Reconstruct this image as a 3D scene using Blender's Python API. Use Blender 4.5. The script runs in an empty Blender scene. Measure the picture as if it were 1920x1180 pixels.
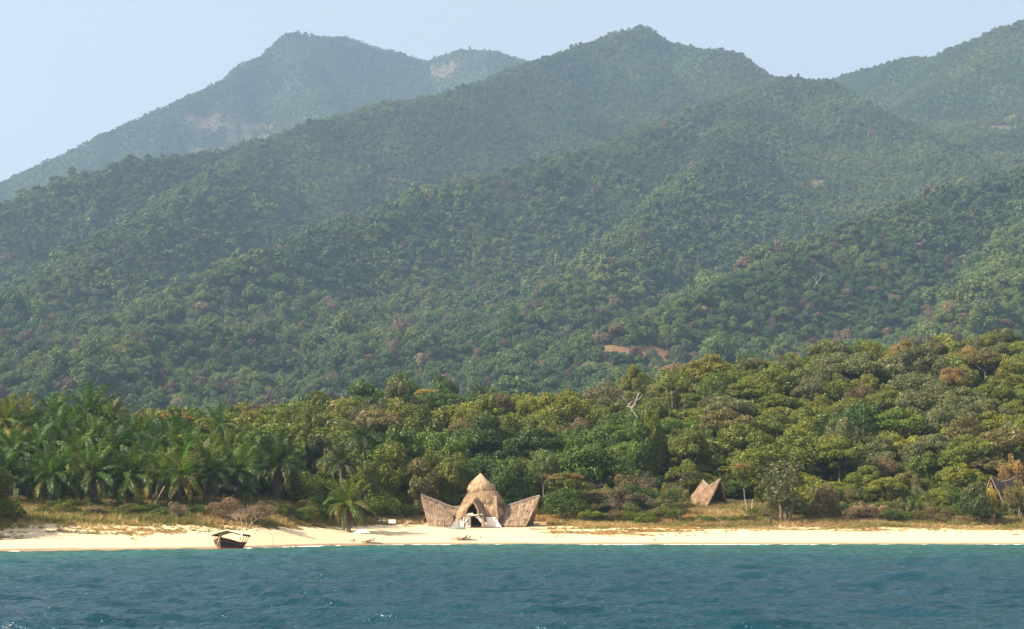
import bpy, math, random
import numpy as np
from mathutils import Vector, Matrix, Euler

R = math.radians
rnd = random.Random(7)
nrs = np.random.RandomState(11)
sc = bpy.context.scene
col = sc.collection

# ------------------------------------------------------------------ camera, world, sun, exposure
CAM_H = 4.0
FPX = 3236.0                       # focal length in photograph pixels (1920 wide)
PITCH = math.atan(389.0 / FPX)
cam_d = bpy.data.cameras.new("camera")
cam_d.sensor_width = 36.0
cam_d.lens = FPX / 1920.0 * 36.0
cam_d.clip_start = 0.5
cam_d.clip_end = 40000.0
cam = bpy.data.objects.new("camera", cam_d)
cam.location = (0, 0, CAM_H)
cam.rotation_euler = (math.pi / 2 + PITCH, 0, 0)
col.objects.link(cam)
sc.camera = cam

SUN_EL, SUN_AZ = R(37), R(26)      # elevation; azimuth from due left (-x) towards the viewer (-y)
to_sun = Vector((-math.cos(SUN_AZ) * math.cos(SUN_EL), -math.sin(SUN_AZ) * math.cos(SUN_EL), math.sin(SUN_EL)))
world = bpy.data.worlds.new("World")
sc.world = world
world.use_nodes = True
wn = world.node_tree.nodes
wl = world.node_tree.links
wn.clear()
wo = wn.new("ShaderNodeOutputWorld")
wb = wn.new("ShaderNodeBackground")
ws = wn.new("ShaderNodeTexSky")
ws.sky_type = 'NISHITA'
ws.sun_disc = False
ws.sun_elevation = SUN_EL
ws.sun_rotation = math.atan2(to_sun.x, to_sun.y)
ws.altitude = 770
ws.air_density = 0.85
ws.dust_density = 5.0
ws.ozone_density = 0.6
wb.inputs['Strength'].default_value = 0.115
wm = wn.new("ShaderNodeMix"); wm.data_type = 'RGBA'          # thin milky veil of dry-season air over the whole sky
wm.inputs[0].default_value = 0.68
wl.new(ws.outputs[0], wm.inputs[6])
wm.inputs[7].default_value = (3.05, 3.02, 2.98, 1)
wl.new(wm.outputs[2], wb.inputs['Color'])
wl.new(wb.outputs[0], wo.inputs['Surface'])

sun_d = bpy.data.lights.new("sun", 'SUN')
sun_d.energy = 5.0
sun_d.angle = R(0.5)
sun_d.color = (1.0, 0.86, 0.66)
sun = bpy.data.objects.new("sun", sun_d)
sun.rotation_euler = to_sun.to_track_quat('Z', 'Y').to_euler()
col.objects.link(sun)

sc.view_settings.view_transform = 'Standard'
sc.view_settings.look = 'None'
sc.view_settings.gamma = 1.0
sc.view_settings.use_curve_mapping = False
sc.view_settings.exposure = 1.25
sc.render.engine = 'CYCLES'
cy = sc.cycles
cy.max_bounces = 6
cy.diffuse_bounces = 2
cy.glossy_bounces = 2
cy.transmission_bounces = 3
cy.transparent_max_bounces = 4
cy.volume_bounces = 1
cy.use_denoising = True
HAZE_DENSITY = 9.0e-5
HAZE_COLOR = (0.47, 0.68, 0.98)

# ------------------------------------------------------------------ helpers: space
sP, cP = math.sin(PITCH), math.cos(PITCH)
def P(px, py, Y):
    """world point at depth Y that the photograph shows at pixel px, py"""
    cx = (px - 960) / FPX; cyy = (590 - py) / FPX
    dx, dy, dz = cx, cP - sP * cyy, sP + cP * cyy
    t = Y / dy
    return Vector((dx * t, Y, CAM_H + dz * t))
def proj(x, y, z):
    z = z - CAM_H
    f = y * cP + z * sP
    u = -y * sP + z * cP
    return 960 + FPX * x / f, 590 - FPX * u / f
def sstep(a, b, t):
    t = np.clip((np.asarray(t, float) - a) / (b - a), 0, 1)
    return t * t * (3 - 2 * t)

def _hash(ix, iy, seed):
    h = (ix.astype(np.int64) * 374761393 + iy.astype(np.int64) * 668265263 + seed * 1442695041) & 0xffffffff
    h = ((h ^ (h >> 13)) * 1274126177) & 0xffffffff
    return ((h ^ (h >> 16)) & 0xffff) / 65535.0
def vnoise(x, y, seed=0):
    x = np.asarray(x, float); y = np.asarray(y, float)
    ix = np.floor(x); iy = np.floor(y)
    fx = x - ix; fy = y - iy
    fx = fx * fx * fx * (fx * (fx * 6 - 15) + 10); fy = fy * fy * fy * (fy * (fy * 6 - 15) + 10)
    a = _hash(ix, iy, seed); b = _hash(ix + 1, iy, seed); c = _hash(ix, iy + 1, seed); d = _hash(ix + 1, iy + 1, seed)
    return (a * (1 - fx) + b * fx) * (1 - fy) + (c * (1 - fx) + d * fx) * fy
def fbm(x, y, seed=0, octv=4, gain=0.5):
    s = 0; a = 1; t = 0
    x = np.asarray(x, float); y = np.asarray(y, float)
    for o in range(octv):
        s = s + a * vnoise(x, y, seed + o * 17); t += a; a *= gain
        x, y = 1.93 * x + 0.61 * y + 3.1, 1.93 * y - 0.61 * x + 1.7
    return s / t

# ------------------------------------------------------------------ the lie of the land
_SX = np.array([-260, -120, -90, -68.6, -52.6, -41.6, -34.5, -28.8, -18, -5.6, 40, 89, 140, 300.])
_SY = np.array([200, 214, 224, 231, 240, 254, 275, 290, 298, 301, 301.5, 301, 302, 306.])
def shore_y(x):
    x = np.asarray(x, float)
    return np.interp(x, _SX, _SY) + 1.2 * (fbm(x / 14.0, x * 0 + 2.0, 5, 3) - 0.5)
_CPX = np.array([-900, -400, 0, 200, 400, 500, 620, 700, 900, 1100, 1180, 1300, 1400, 1480, 1600, 1750, 1920, 2300, 2900.])
_CPY = np.array([770, 770, 775, 778, 782, 772, 752, 742, 745, 744, 714, 674, 684, 672, 648, 642, 634, 610, 600.])
_CYC = np.array([520, 520, 520, 520, 520, 530, 545, 550, 560, 560, 540, 520, 540, 560, 580, 590, 600, 610, 610.])
_CGX = np.arange(-900, 2900, 10.)
_kk = np.exp(-0.5 * (np.arange(-9, 10) / 4.0) ** 2); _kk /= _kk.sum()
_CGY = np.convolve(np.pad(np.interp(_CGX, _CPX, _CPY), 9, 'edge'), _kk, 'valid')
_CGD = np.convolve(np.pad(np.interp(_CGX, _CPX, _CYC), 9, 'edge'), _kk, 'valid')
def near_ground(x, y):
    x = np.asarray(x, float); y = np.asarray(y, float)
    s = y - shore_y(x)
    zb = np.interp(s, [-300, -60, -6, 0, 4, 24, 31, 46, 60, 400], [-9, -5, -0.6, 0, 0.42, 2.35, 2.9, 4.2, 5.2, 5.2])
    zb = zb + np.where(s > 6, (fbm(x / 7., y / 4., 31, 3) - 0.5) * 0.35 * sstep(18, 34, s), 0)
    px = 960 + FPX * x / np.maximum(y, 50)
    pyc = np.interp(px, _CGX, _CGY); Yc = np.interp(px, _CGX, _CGD)
    zc = CAM_H + (979 - pyc) / FPX * 1.012 * Yc - 11.5
    s0 = 48.0
    t = np.clip((s - s0) / np.maximum(Yc - shore_y(x) - s0, 50), 0, 1)
    z = zb + (zc - 5.2) * (0.65 * t + 0.35 * t * t * (3 - 2 * t))
    z = z + np.clip(y - Yc, 0, 3000) * 0.035
    z = z + (fbm(x / 60., y / 60., 41, 3) - 0.5) * 7 * sstep(80, 200, s)
    return z

def poly(pts):
    return np.array([tuple(P(a, b, c)) for a, b, c in pts])
RIDGES = [
  (poly([(-500, 620, 5000), (-200, 450, 5200), (0, 342, 5400), (200, 250, 5600), (300, 203, 5700), (420, 150, 5900), (465, 115, 6100), (520, 90, 6200), (545, 64, 6300),
         (610, 68, 6350), (650, 72, 6450), (710, 93, 6500), (800, 114, 6600), (865, 93, 6600), (930, 96, 6500), (975, 110, 6500), (1100, 170, 6500), (1300, 260, 6500)]), 0.70, 0.7),
  (poly([(545, 64, 6300), (590, 150, 5900), (640, 215, 5500), (700, 330, 5000)]), 0.72, 0.72),
  (poly([(-600, 560, 2350), (-200, 455, 2600), (0, 388, 2800), (140, 335, 2950), (240, 302, 3050), (350, 293, 3200), (480, 268, 3400), (590, 230, 3500), (700, 196, 3700),
         (850, 172, 3900), (980, 120, 4200), (1100, 80, 4500), (1160, 62, 4600), (1205, 52, 4700), (1260, 80, 4700), (1300, 88, 4600), (1370, 97, 4500), (1435, 138, 4400), (1500, 190, 4400), (1600, 290, 4400)]), 0.50, 0.6),
  (poly([(480, 268, 3400), (400, 330, 2950), (250, 420, 2500), (100, 520, 2150), (0, 600, 1900)]), 0.42, 0.42),
  (poly([(1560, 175, 3950), (1480, 143, 3900), (1400, 167, 3700), (1330, 195, 3550), (1250, 226, 3350), (1100, 278, 3050), (960, 315, 2850), (830, 350, 2700), (640, 425, 2450), (480, 480, 2200), (300, 560, 1950)]), 0.45, 0.5),
  (poly([(1480, 143, 3900), (1545, 152, 3800), (1620, 197, 3600), (1700, 230, 3450), (1780, 268, 3300), (1850, 312, 3150), (1900, 360, 2950)]), 0.45, 0.5),
  (poly([(1400, 167, 3700), (1330, 300, 3000), (1200, 420, 2500), (1080, 520, 2100), (980, 600, 1850)]), 0.42, 0.42),
  (poly([(1480, 240, 5600), (1550, 152, 5300), (1640, 128, 5000), (1700, 109, 4800), (1760, 105, 4700), (1830, 76, 4500), (1880, 50, 4400), (1935, 36, 4400), (2100, -30, 4400), (2500, -60, 4400)]), 0.52, 0.6),
  (poly([(2500, 120, 3000), (2200, 210, 2800), (2000, 290, 2600), (1920, 322, 2500), (1800, 352, 2400), (1700, 386, 2300), (1600, 418, 2150), (1500, 462, 2000), (1400, 515, 1880), (1280, 570, 1750), (1150, 625, 1600)]), 0.45, 0.5),
  (poly([(2000, 290, 2600), (1950, 420, 2100), (1880, 520, 1800), (1800, 600, 1600)]), 0.42, 0.42),
]
def ridge_height(x, y):
    best = np.full(np.shape(x), -1e9); dcrest = np.full(np.shape(x), 1e9)
    hs = []
    for pts, S, Sb in RIDGES:
        hi = np.full(np.shape(x), -1e9)
        for a, b in zip(pts[:-1], pts[1:]):
            dx, dy = b[0] - a[0], b[1] - a[1]
            L2 = dx * dx + dy * dy
            t = np.clip(((x - a[0]) * dx + (y - a[1]) * dy) / L2, 0, 1)
            qx, qy = a[0] + t * dx, a[1] + t * dy
            d = np.hypot(x - qx, y - qy)
            side = (y > qy)
            s = np.where(side, Sb, S)
            dd = np.sqrt(d * d + 40 * 40) - 40
            z = a[2] + t * (b[2] - a[2]) - 9 - s * dd - 130 * (1 - np.exp(-dd / 200.))
            hi = np.maximum(hi, z)
            dcrest = np.minimum(dcrest, d)
        hs.append(hi)
    hs.append(np.interp(y, [0, 1150, 1310, 1500, 2000, 2500, 3000, 3400, 9000], [0, 40, 74, 118, 220, 345, 475, 540, 540]) * (1 + 0.10 * (fbm(x / 900., y / 900., 77, 2) - .5)))
    H = np.stack(hs)
    k = 12.0
    m = H.max(0)
    m2 = m + k * np.log(np.exp((H - m) / k).sum(0))
    w = sstep(0, 260, dcrest)
    return m * (1 - w) + m2 * w - 0 , dcrest
def land(x, y):
    x = np.asarray(x, float); y = np.asarray(y, float)
    g = near_ground(x, y)
    if np.max(y) < 1000:
        return g
    xx = x; yy = np.maximum(y, 800)
    m, dc = ridge_height(xx, yy)
    w = sstep(20, 350, dc)
    wx = x + 120 * (fbm(x / 500., y / 500., 71, 2) - .5); wy = y + 120 * (fbm(x / 500., y / 500., 72, 2) - .5)
    r1 = 1 - np.abs(2 * fbm(wx / 420., wy / 520., 61, 3) - 1) * 2.2
    r2 = fbm(wx / 150., wy / 170., 64, 3) - 0.5
    m = m + w * (r1 * 46 - 26) + r2 * (10 + 34 * w)
    k = 12.0
    mm = np.maximum(m, g)
    out = mm + k * np.log(np.exp((m - mm) / k) + np.exp((g - mm) / k)) * 1.0
    wz = sstep(800, 1150, y)
    return g * (1 - wz) + out * wz
def hit(px, py, y0=320, y1=7000, n=4000):
    """first point of the land that the photograph's pixel looks at"""
    Y = np.geomspace(y0, y1, n)
    d = P(px, py, 1.0) - Vector((0, 0, CAM_H))
    x = d.x * Y; z = CAM_H + d.z * Y
    g = land(x, Y)
    i = int(np.argmax(g > z)) if np.any(g > z) else n - 1
    return Vector((x[i], Y[i], g[i]))

# ------------------------------------------------------------------ helpers: meshes and objects
def tag(o, label=None, cat=None, group=None, kind=None):
    if label: o['label'] = label
    if cat: o['category'] = cat
    if group: o['group'] = group
    if kind: o['kind'] = kind
    return o
def empty(name, loc, rz=0, label=None, cat=None, group=None):
    o = bpy.data.objects.new(name, None); col.objects.link(o)
    o.empty_display_size = 0.5
    o.location = loc; o.rotation_euler = (0, 0, rz)
    return tag(o, label, cat, group)
def link(name, me, parent=None, loc=(0, 0, 0), rot=(0, 0, 0), scale=(1, 1, 1), color=None):
    o = bpy.data.objects.new(name, me); col.objects.link(o)
    o.parent = parent; o.location = loc; o.rotation_euler = rot; o.scale = scale
    if color: o.color = (color[0], color[1], color[2], 1)
    return o
class MB:
    def __init__(s): s.v = []; s.f = []; s.n = 0
    def add(s, V, F):
        V = [tuple(map(float, p)) for p in V]
        s.v += V; s.f += [tuple(i + s.n for i in f) for f in F]; s.n += len(V)
    def quads(s, A):
        A = np.asarray(A).reshape(-1, 3); n = len(A)
        s.v += A.tolist(); k = np.arange(n).reshape(-1, 4) + s.n
        s.f += k.tolist(); s.n += n
    def tris(s, A):
        A = np.asarray(A).reshape(-1, 3); n = len(A)
        s.v += A.tolist(); k = np.arange(n).reshape(-1, 3) + s.n
        s.f += k.tolist(); s.n += n
    def box(s, c, d, M=None):
        x, y, z = d[0] / 2, d[1] / 2, d[2] / 2
        V = [Vector((a * x, b * y, e * z)) for a in (-1, 1) for b in (-1, 1) for e in (-1, 1)]
        if M is not None: V = [M @ v for v in V]
        V = [v + Vector(c) for v in V]
        s.add(V, [(0, 1, 3, 2), (4, 6, 7, 5), (0, 4, 5, 1), (2, 3, 7, 6), (0, 2, 6, 4), (1, 5, 7, 3)])
    def tube(s, pts, rad, sides=6, cap=True):
        pts = [Vector(p) for p in pts]
        if not hasattr(rad, '__len__'): rad = [rad] * len(pts)
        V = []; F = []
        up = Vector((0.13, 0.21, 1)).normalized()
        for i, p in enumerate(pts):
            t = (pts[min(i + 1, len(pts) - 1)] - pts[max(i - 1, 0)]).normalized()
            a = t.cross(up)
            if a.length < 0.1: a = t.cross(Vector((1, 0, 0)))
            a.normalize(); b = t.cross(a)
            for k in range(sides):
                an = 2 * math.pi * k / sides
                V.append(p + (a * math.cos(an) + b * math.sin(an)) * rad[i])
        for i in range(len(pts) - 1):
            for k in range(sides):
                k2 = (k + 1) % sides
                F.append((i * sides + k, i * sides + k2, (i + 1) * sides + k2, (i + 1) * sides + k))
        if cap:
            F.append(tuple(range(sides))[::-1]); F.append(tuple((len(pts) - 1) * sides + k for k in range(sides)))
        s.add(V, F)
    def bar(s, a, b, r, sides=5): s.tube([a, b], r, sides)
    def mesh(s, name, mat, smooth=False):
        me = bpy.data.meshes.new(name)
        me.from_pydata(s.v, [], s.f)
        for m in (mat if isinstance(mat, (list, tuple)) else [mat]): me.materials.append(m)
        if smooth:
            me.polygons.foreach_set('use_smooth', [True] * len(me.polygons))
        me.update()
        return me
    def build(s, name, mat, parent=None, smooth=False, **k):
        return link(name, s.mesh(name, mat, smooth), parent, **k)
def grid_mesh(name, X, Y, Z, mat, attrs=None, smooth=True):
    n, m = X.shape
    me = bpy.data.meshes.new(name)
    V = np.stack([X, Y, Z], -1).reshape(-1, 3)
    i = np.arange((n - 1) * (m - 1)); r = i // (m - 1); c = i % (m - 1)
    F = np.stack([r * m + c, r * m + c + 1, (r + 1) * m + c + 1, (r + 1) * m + c], -1).astype(np.int32)
    me.vertices.add(len(V)); me.vertices.foreach_set('co', V.astype(np.float32).ravel())
    me.loops.add(F.size); me.loops.foreach_set('vertex_index', F.ravel())
    me.polygons.add(len(F)); me.polygons.foreach_set('loop_start', np.arange(0, F.size, 4, dtype=np.int32))
    me.polygons.foreach_set('loop_total', np.full(len(F), 4, dtype=np.int32))
    me.polygons.foreach_set('use_smooth', np.full(len(F), smooth))
    me.update(calc_edges=True)
    for k, a in (attrs or {}).items():
        at = me.attributes.new(k, 'FLOAT', 'POINT'); at.data.foreach_set('value', np.asarray(a, np.float32).ravel())
    me.materials.append(mat)
    return me

# ------------------------------------------------------------------ helpers: materials
class NT:
    def __init__(s, name):
        s.m = bpy.data.materials.new(name); s.m.use_nodes = True
        s.t = s.m.node_tree; s.t.nodes.clear()
        s.out = s.t.nodes.new('ShaderNodeOutputMaterial')
    def n(s, typ, **k):
        nd = s.t.nodes.new('ShaderNode' + typ)
        ins = k.pop('ins', {})
        for a, b in k.items(): setattr(nd, a, b)
        for a, b in ins.items(): s.set(nd, a, b)
        return nd
    def set(s, nd, a, b):
        if isinstance(b, bpy.types.NodeSocket): s.t.links.new(b, nd.inputs[a])
        elif isinstance(b, tuple) and len(b) == 3 and nd.inputs[a].type == 'RGBA': nd.inputs[a].default_value = (*b, 1)
        else: nd.inputs[a].default_value = b
    def noise(s, scale, detail=3, rough=0.55, vec=None, dist=0):
        nd = s.n('TexNoise', ins={'Scale': scale, 'Detail': detail, 'Roughness': rough, 'Distortion': dist})
        if vec is not None: s.set(nd, 'Vector', vec)
        return nd.outputs['Fac']
    def ramp(s, fac, stops):
        nd = s.n('ValToRGB'); cr = nd.color_ramp
        while len(cr.elements) < len(stops): cr.elements.new(0.5)
        for e, (p, c) in zip(cr.elements, stops):
            e.position = p; e.color = (*c, 1) if len(c) == 3 else c
        s.set(nd, 'Fac', fac); return nd.outputs['Color']
    def mr(s, v, a, b, c, d):
        return s.n('MapRange', ins={'Value': v, 'From Min': a, 'From Max': b, 'To Min': c, 'To Max': d}).outputs['Result']
    def mix(s, f, a, b, mode='MIX'):
        nd = s.n('Mix', data_type='RGBA', blend_type=mode)
        s.set(nd, 0, f)
        for i, v in ((6, a), (7, b)):
            if isinstance(v, bpy.types.NodeSocket): s.t.links.new(v, nd.inputs[i])
            else: nd.inputs[i].default_value = (*v, 1)
        return nd.outputs[2]
    def math(s, op, a, b=0.0, c=0.0):
        nd = s.n('Math', operation=op)
        for i, v in enumerate((a, b, c)):
            if isinstance(v, bpy.types.NodeSocket): s.t.links.new(v, nd.inputs[i])
            else: nd.inputs[i].default_value = v
        return nd.outputs[0]
    def coord(s, which='Object', scale=(1, 1, 1)):
        tc = s.n('TexCoord')
        mp = s.n('Mapping', ins={'Vector': tc.outputs[which]}); mp.inputs['Scale'].default_value = scale
        return mp.outputs[0]
    def pos(s, scale=(1, 1, 1)):
        g = s.n('NewGeometry')
        mp = s.n('Mapping', ins={'Vector': g.outputs['Position']}); mp.inputs['Scale'].default_value = scale
        return mp.outputs[0]
    def bump(s, h, strength, dist):
        return s.n('Bump', ins={'Height': h, 'Strength': strength, 'Distance': dist}).outputs['Normal']
    def princ(s, color, rough=0.8, normal=None, spec=0.3, **k):
        p = s.n('BsdfPrincipled', ins={'Base Color': color, 'Roughness': rough, 'Specular IOR Level': spec})
        for a, b in k.items(): s.set(p, a, b)
        if normal is not None: s.set(p, 'Normal', normal)
        s.t.links.new(p.outputs[0], s.out.inputs['Surface']); return s.m

def simple_mat(name, color, rough=0.7, var=0.25, scale=3.0, spec=0.3, stretch=(1, 1, 1), bump=0.0, metallic=0):
    t = NT(name); v = t.coord('Object', stretch)
    f = t.noise(scale, 4, 0.6, v)
    c = t.mix(f, tuple(x * (1 - var) for x in color), tuple(min(1, x * (1 + var)) for x in color))
    nm = t.bump(f, bump, 0.05) if bump else None
    return t.princ(c, rough, nm, spec, Metallic=metallic)

def leaf_mat(name, source, trans=0.22, tw=(1.25, 1.3, 0.5), var=0.35):
    t = NT(name)
    if source == 'object':
        base = t.n('ObjectInfo').outputs['Color']
    else:
        base = t.n('Attribute', attribute_type='INSTANCER', attribute_name='tint').outputs['Color']
    g = t.n('NewGeometry')
    rv = t.mr(g.outputs['Random Per Island'], 0, 1, 1 - var, 1 + var)
    cl = t.noise(0.35, 2, 0.5, t.pos())
    hs = t.n('HueSaturation', ins={'Hue': t.mr(cl, 0.3, 0.7, 0.485, 0.515), 'Saturation': 1.0, 'Value': rv, 'Color': base})
    lump = t.mr(t.noise(0.42 if source == 'object' else 0.05, 3, 0.6, t.pos()), 0.3, 0.7, 0.70, 1.28)
    c = t.n('HueSaturation', ins={'Hue': 0.5, 'Saturation': 1.0, 'Value': lump, 'Color': hs.outputs[0]}).outputs[0]
    d = t.n('BsdfDiffuse', ins={'Color': c, 'Roughness': 0.5})
    tc = t.mix(1.0, c, tw, 'MULTIPLY')
    tr = t.n('BsdfTranslucent', ins={'Color': tc})
    mx = t.n('MixShader', ins={0: trans, 1: d.outputs[0], 2: tr.outputs[0]})
    gl = t.n('BsdfGlossy', ins={'Color': (1., 1., 1.), 'Roughness': 0.5})
    m2 = t.n('MixShader', ins={0: 0.025, 1: mx.outputs[0], 2: gl.outputs[0]})
    t.t.links.new(m2.outputs[0], t.out.inputs['Surface'])
    return t.m
M_leaf = leaf_mat('leaves', 'object')
M_leaf_far = leaf_mat('forest_leaves', 'instancer')
M_palm = leaf_mat('palm_leaves', 'object', 0.32, (1.5, 1.35, 0.4), 0.3)
M_bark = simple_mat('bark', (0.16, 0.13, 0.10), 0.9, 0.4, 2.0, stretch=(3, 3, .5))
M_palebark = simple_mat('pale_bark', (0.36, 0.33, 0.29), 0.8, 0.25, 1.5)
M_palmtrunk = simple_mat('palm_trunk_bark', (0.11, 0.09, 0.07), 0.95, 0.5, 4.0, stretch=(1, 1, 3))
M_dead = leaf_mat('dead_fronds', 'object', 0.1, (1.1, 1, .8), 0.35)
# ------------------------------------------------------------------ setting: lake
def build_lake():
    az = np.concatenate([np.linspace(-75, -19, 24)[:-1], np.linspace(-19, 19, 640), np.linspace(19, 75, 24)[1:]]) * math.pi / 180
    r = [6.0]
    while r[-1] < 40: r.append(r[-1] * 1.06)
    while r[-1] < 330: r.append(r[-1] * 1.00265)
    r = np.array(r)
    A, Rr = np.meshgrid(az, r)
    X = np.tan(A) * Rr; Y = Rr + 0 * A
    Z = np.zeros_like(X)
    g = np.random.RandomState(5)
    dgrid = Y * 0.0030
    wx = X + 1.5 * (fbm(X / 9, Y / 9, 3, 2) - .5) * 2; wy = Y + 1.5 * (fbm(X / 9, Y / 9, 4, 2) - .5) * 2
    grp = 0.55 + 0.9 * fbm(X / 16, Y / 11, 9, 3)
    for i in range(60):
        lam = 0.6 * (12 / 0.6) ** (g.rand() ** 1.25)
        th = R(78) + g.normal(0, 0.42)
        k = 2 * math.pi / lam
        ph = g.rand() * 6.28
        a = 0.0125 * lam ** 0.66
        s = np.sin(k * (wx * math.cos(th) + wy * math.sin(th)) + ph)
        s = (1 - np.abs(s)) * 0.55 * 1.2 + 0.55 * s if i % 2 == 0 else s
        Z += a * s * np.clip(lam / dgrid / 2.2 - 0.35, 0, 1)
    Z *= grp * 1.14
    d = shore_y(X) - Y
    Z *= 0.45 + 0.55 * sstep(2, 35, d)
    Z *= sstep(-4, 3, d)
    Z -= Z.mean() * 0
    t = NT('lake_water')
    dep = t.n('Attribute', attribute_name='depth').outputs['Fac']
    patch = t.noise(0.035, 3, 0.55, t.pos((1, 2.2, 1)))
    f = t.math('ADD', dep, t.math('MULTIPLY', t.math('SUBTRACT', patch, 0.5), 0.5))
    c = t.ramp(f, [(0.0, (0.016, 0.105, 0.075)), (0.2, (0.010, 0.085, 0.066)), (0.6, (0.003, 0.048, 0.056)), (1.0, (0.002, 0.032, 0.050))])
    n1 = t.noise(1.5, 4, 0.62, t.pos((0.75, 1.5, 1)))
    n2 = t.noise(5.0, 3, 0.6, t.pos((0.8, 1.5, 1)))
    h = t.math('ADD', t.math('MULTIPLY', n1, 0.75), t.math('MULTIPLY', n2, 0.25))
    nm = t.bump(h, 1.0, 0.30)
    m = t.princ(c, 0.15, nm, 0.5, IOR=1.33)
    att = np.clip(d / 190.0, 0, 1)
    me = grid_mesh('lake', X, Y, Z, m, {'depth': att})
    o = link('lake', me)
    tag(o, 'teal lake water with small wind waves in the foreground', kind='structure')
build_lake()

# ------------------------------------------------------------------ setting: beach and ground near the shore
def ground_mat():
    t = NT('beach_ground')
    s = t.n('Attribute', attribute_name='shore').outputs['Fac']       # metres inland of the waterline
    gr = t.n('Attribute', attribute_name='grassy').outputs['Fac']
    p = t.pos()
    n1 = t.noise(0.9, 4, 0.6, p); n2 = t.noise(9, 3, 0.6, p); n3 = t.noise(0.12, 3, 0.55, t.pos((1, 1.6, 1)))
    sand = t.mix(n1, (0.63, 0.47, 0.28), (0.76, 0.60, 0.38))
    sand = t.mix(t.mr(n2, 0.55, 0.75, 0, 0.35), sand, (0.45, 0.33, 0.20))
    wet = t.mix(n1, (0.30, 0.19, 0.105), (0.38, 0.25, 0.15))
    sw = t.math('ADD', s, t.math('MULTIPLY', t.math('SUBTRACT', t.noise(0.3, 3, .6, p), 0.5), 2.4))
    c = t.mix(t.mr(sw, 3.2, 5.0, 0, 1), wet, sand)
    g1 = t.mix(n1, (0.26, 0.18, 0.08), (0.42, 0.31, 0.16))
    g2 = t.mix(n3, (0.20, 0.16, 0.06), (0.42, 0.28, 0.13))
    gc = t.mix(n2, g1, g2)
    gf = t.math('ADD', gr, t.math('MULTIPLY', t.math('SUBTRACT', n1, 0.5), 0.9))
    c = t.mix(t.mr(gf, 0.42, 0.58, 0, 1), c, gc)
    litter = t.mix(n1, (0.045, 0.038, 0.018), (0.09, 0.07, 0.035))
    c = t.mix(t.mr(s, 44, 56, 0, 1), c, litter)
    nm = t.bump(t.math('ADD', n1, t.math('MULTIPLY', n2, 0.3)), 0.6, 0.25)
    rough = t.mr(sw, 0.5, 4.0, 0.35, 0.95)
    return t.princ(c, rough, nm, 0.25)
# where dry grass reaches down over the sand (pixel column -> inland metres of its lower edge)
_GPX = np.array([-500, 0, 60, 150, 240, 330, 420, 560, 600, 640, 700, 780, 980, 1000, 1040, 1100, 1200, 1300, 1390, 1500, 1600, 1700, 1800, 1920, 2500.])
_GS = np.array([22, 14, 18, 19, 17, 20, 27, 29, 30, 32, 36, 39, 39, 21, 15, 15, 16, 18, 24, 24, 21, 22, 22, 23, 23.])
def grassy(x, y):
    s = y - shore_y(x)
    px = 960 + FPX * x / y
    e = np.interp(px, _GPX, _GS)
    wob = (fbm(x / 6., y / 3., 91, 3) - .5) * 7
    f = sstep(-3, 6, s - e + wob)
    holes = fbm(x / 9., y / 2.6, 95, 3)
    f = f * (1 - 0.85 * sstep(0.50, 0.62, holes) * (1 - sstep(34, 42, s)) )
    f = f * (1 - 0.75 * sstep(600, 430, px) * sstep(0.36, 0.52, fbm(x / 11., y / 2.8, 97, 3)) * (1 - sstep(40, 52, s)))
    return f
def build_ground():
    az = np.concatenate([np.linspace(-60, -19, 30)[:-1], np.linspace(-19, 19, 420), np.linspace(19, 50, 22)[1:]]) * math.pi / 180
    r = [205.0]
    while r[-1] < 400: r.append(r[-1] + 0.85)
    while r[-1] < 1300: r.append(r[-1] * 1.012)
    r = np.array(r + [1310.0])
    A, Rr = np.meshgrid(az, r); X = np.tan(A) * Rr; Y = Rr + 0 * A
    Z = land(X, Y)
    s = Y - shore_y(X)
    me = grid_mesh('beach', X, Y, Z, ground_mat(), {'shore': s, 'grassy': grassy(X, Y)})
    o = link('beach', me); tag(o, 'pale sand beach rising to dry grass and forest floor', kind='structure')
build_ground()

# ------------------------------------------------------------------ setting: mountains
PATCHES = []      # bare places on the slopes: centre, half length, half depth, slope direction mix, colour kind
for (px, py, w, h, k) in [(1195, 665, 76, 27, 1), (1150, 655, 60, 16, 2), (1110, 700, 50, 26, 3), (430, 235, 70, 20, 4), (465, 262, 45, 16, 4), (395, 285, 35, 10, 4),
                          (850, 555, 45, 14, 2), (1880, 240, 40, 20, 4), (1930, 215, 30, 24, 4), (360, 650, 22, 8, 2), (1500, 655, 60, 14, 3), (1400, 650, 30, 8, 3),
                          (830, 130, 30, 22, 4), (650, 82, 22, 12, 4), (540, 660, 10, 16, 2), (1540, 345, 30, 10, 3), (480, 110, 24, 8, 3)]:
    c = hit(px, py, 1300)
    m = c.y / FPX
    PATCHES.append((c.x, c.y, c.z, w * m, h * m, k))
def bare(x, y, z):
    """0..1 bareness and its colour kind at a point of the land"""
    b = np.zeros(np.shape(x)); kk = np.zeros(np.shape(x))
    n = fbm(x / 28., y / 60., 55, 3)
    for cx, cy_, cz, w, h, k in PATCHES:
        # ellipse across the slope, measured by height rather than depth
        sl = np.abs(y - cy_) < 420 + h * 3
        q = ((x - cx) / w) ** 2 + ((z - cz) / h) ** 2 + (n - 0.5) * (2.0 if k == 1 else 3.2)
        f = 1 - sstep(0.2, 1.4, q)
        f = np.where(sl, f, 0)
        kk = np.where(f > b, k, kk); b = np.maximum(b, f)
    return b, kk
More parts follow.
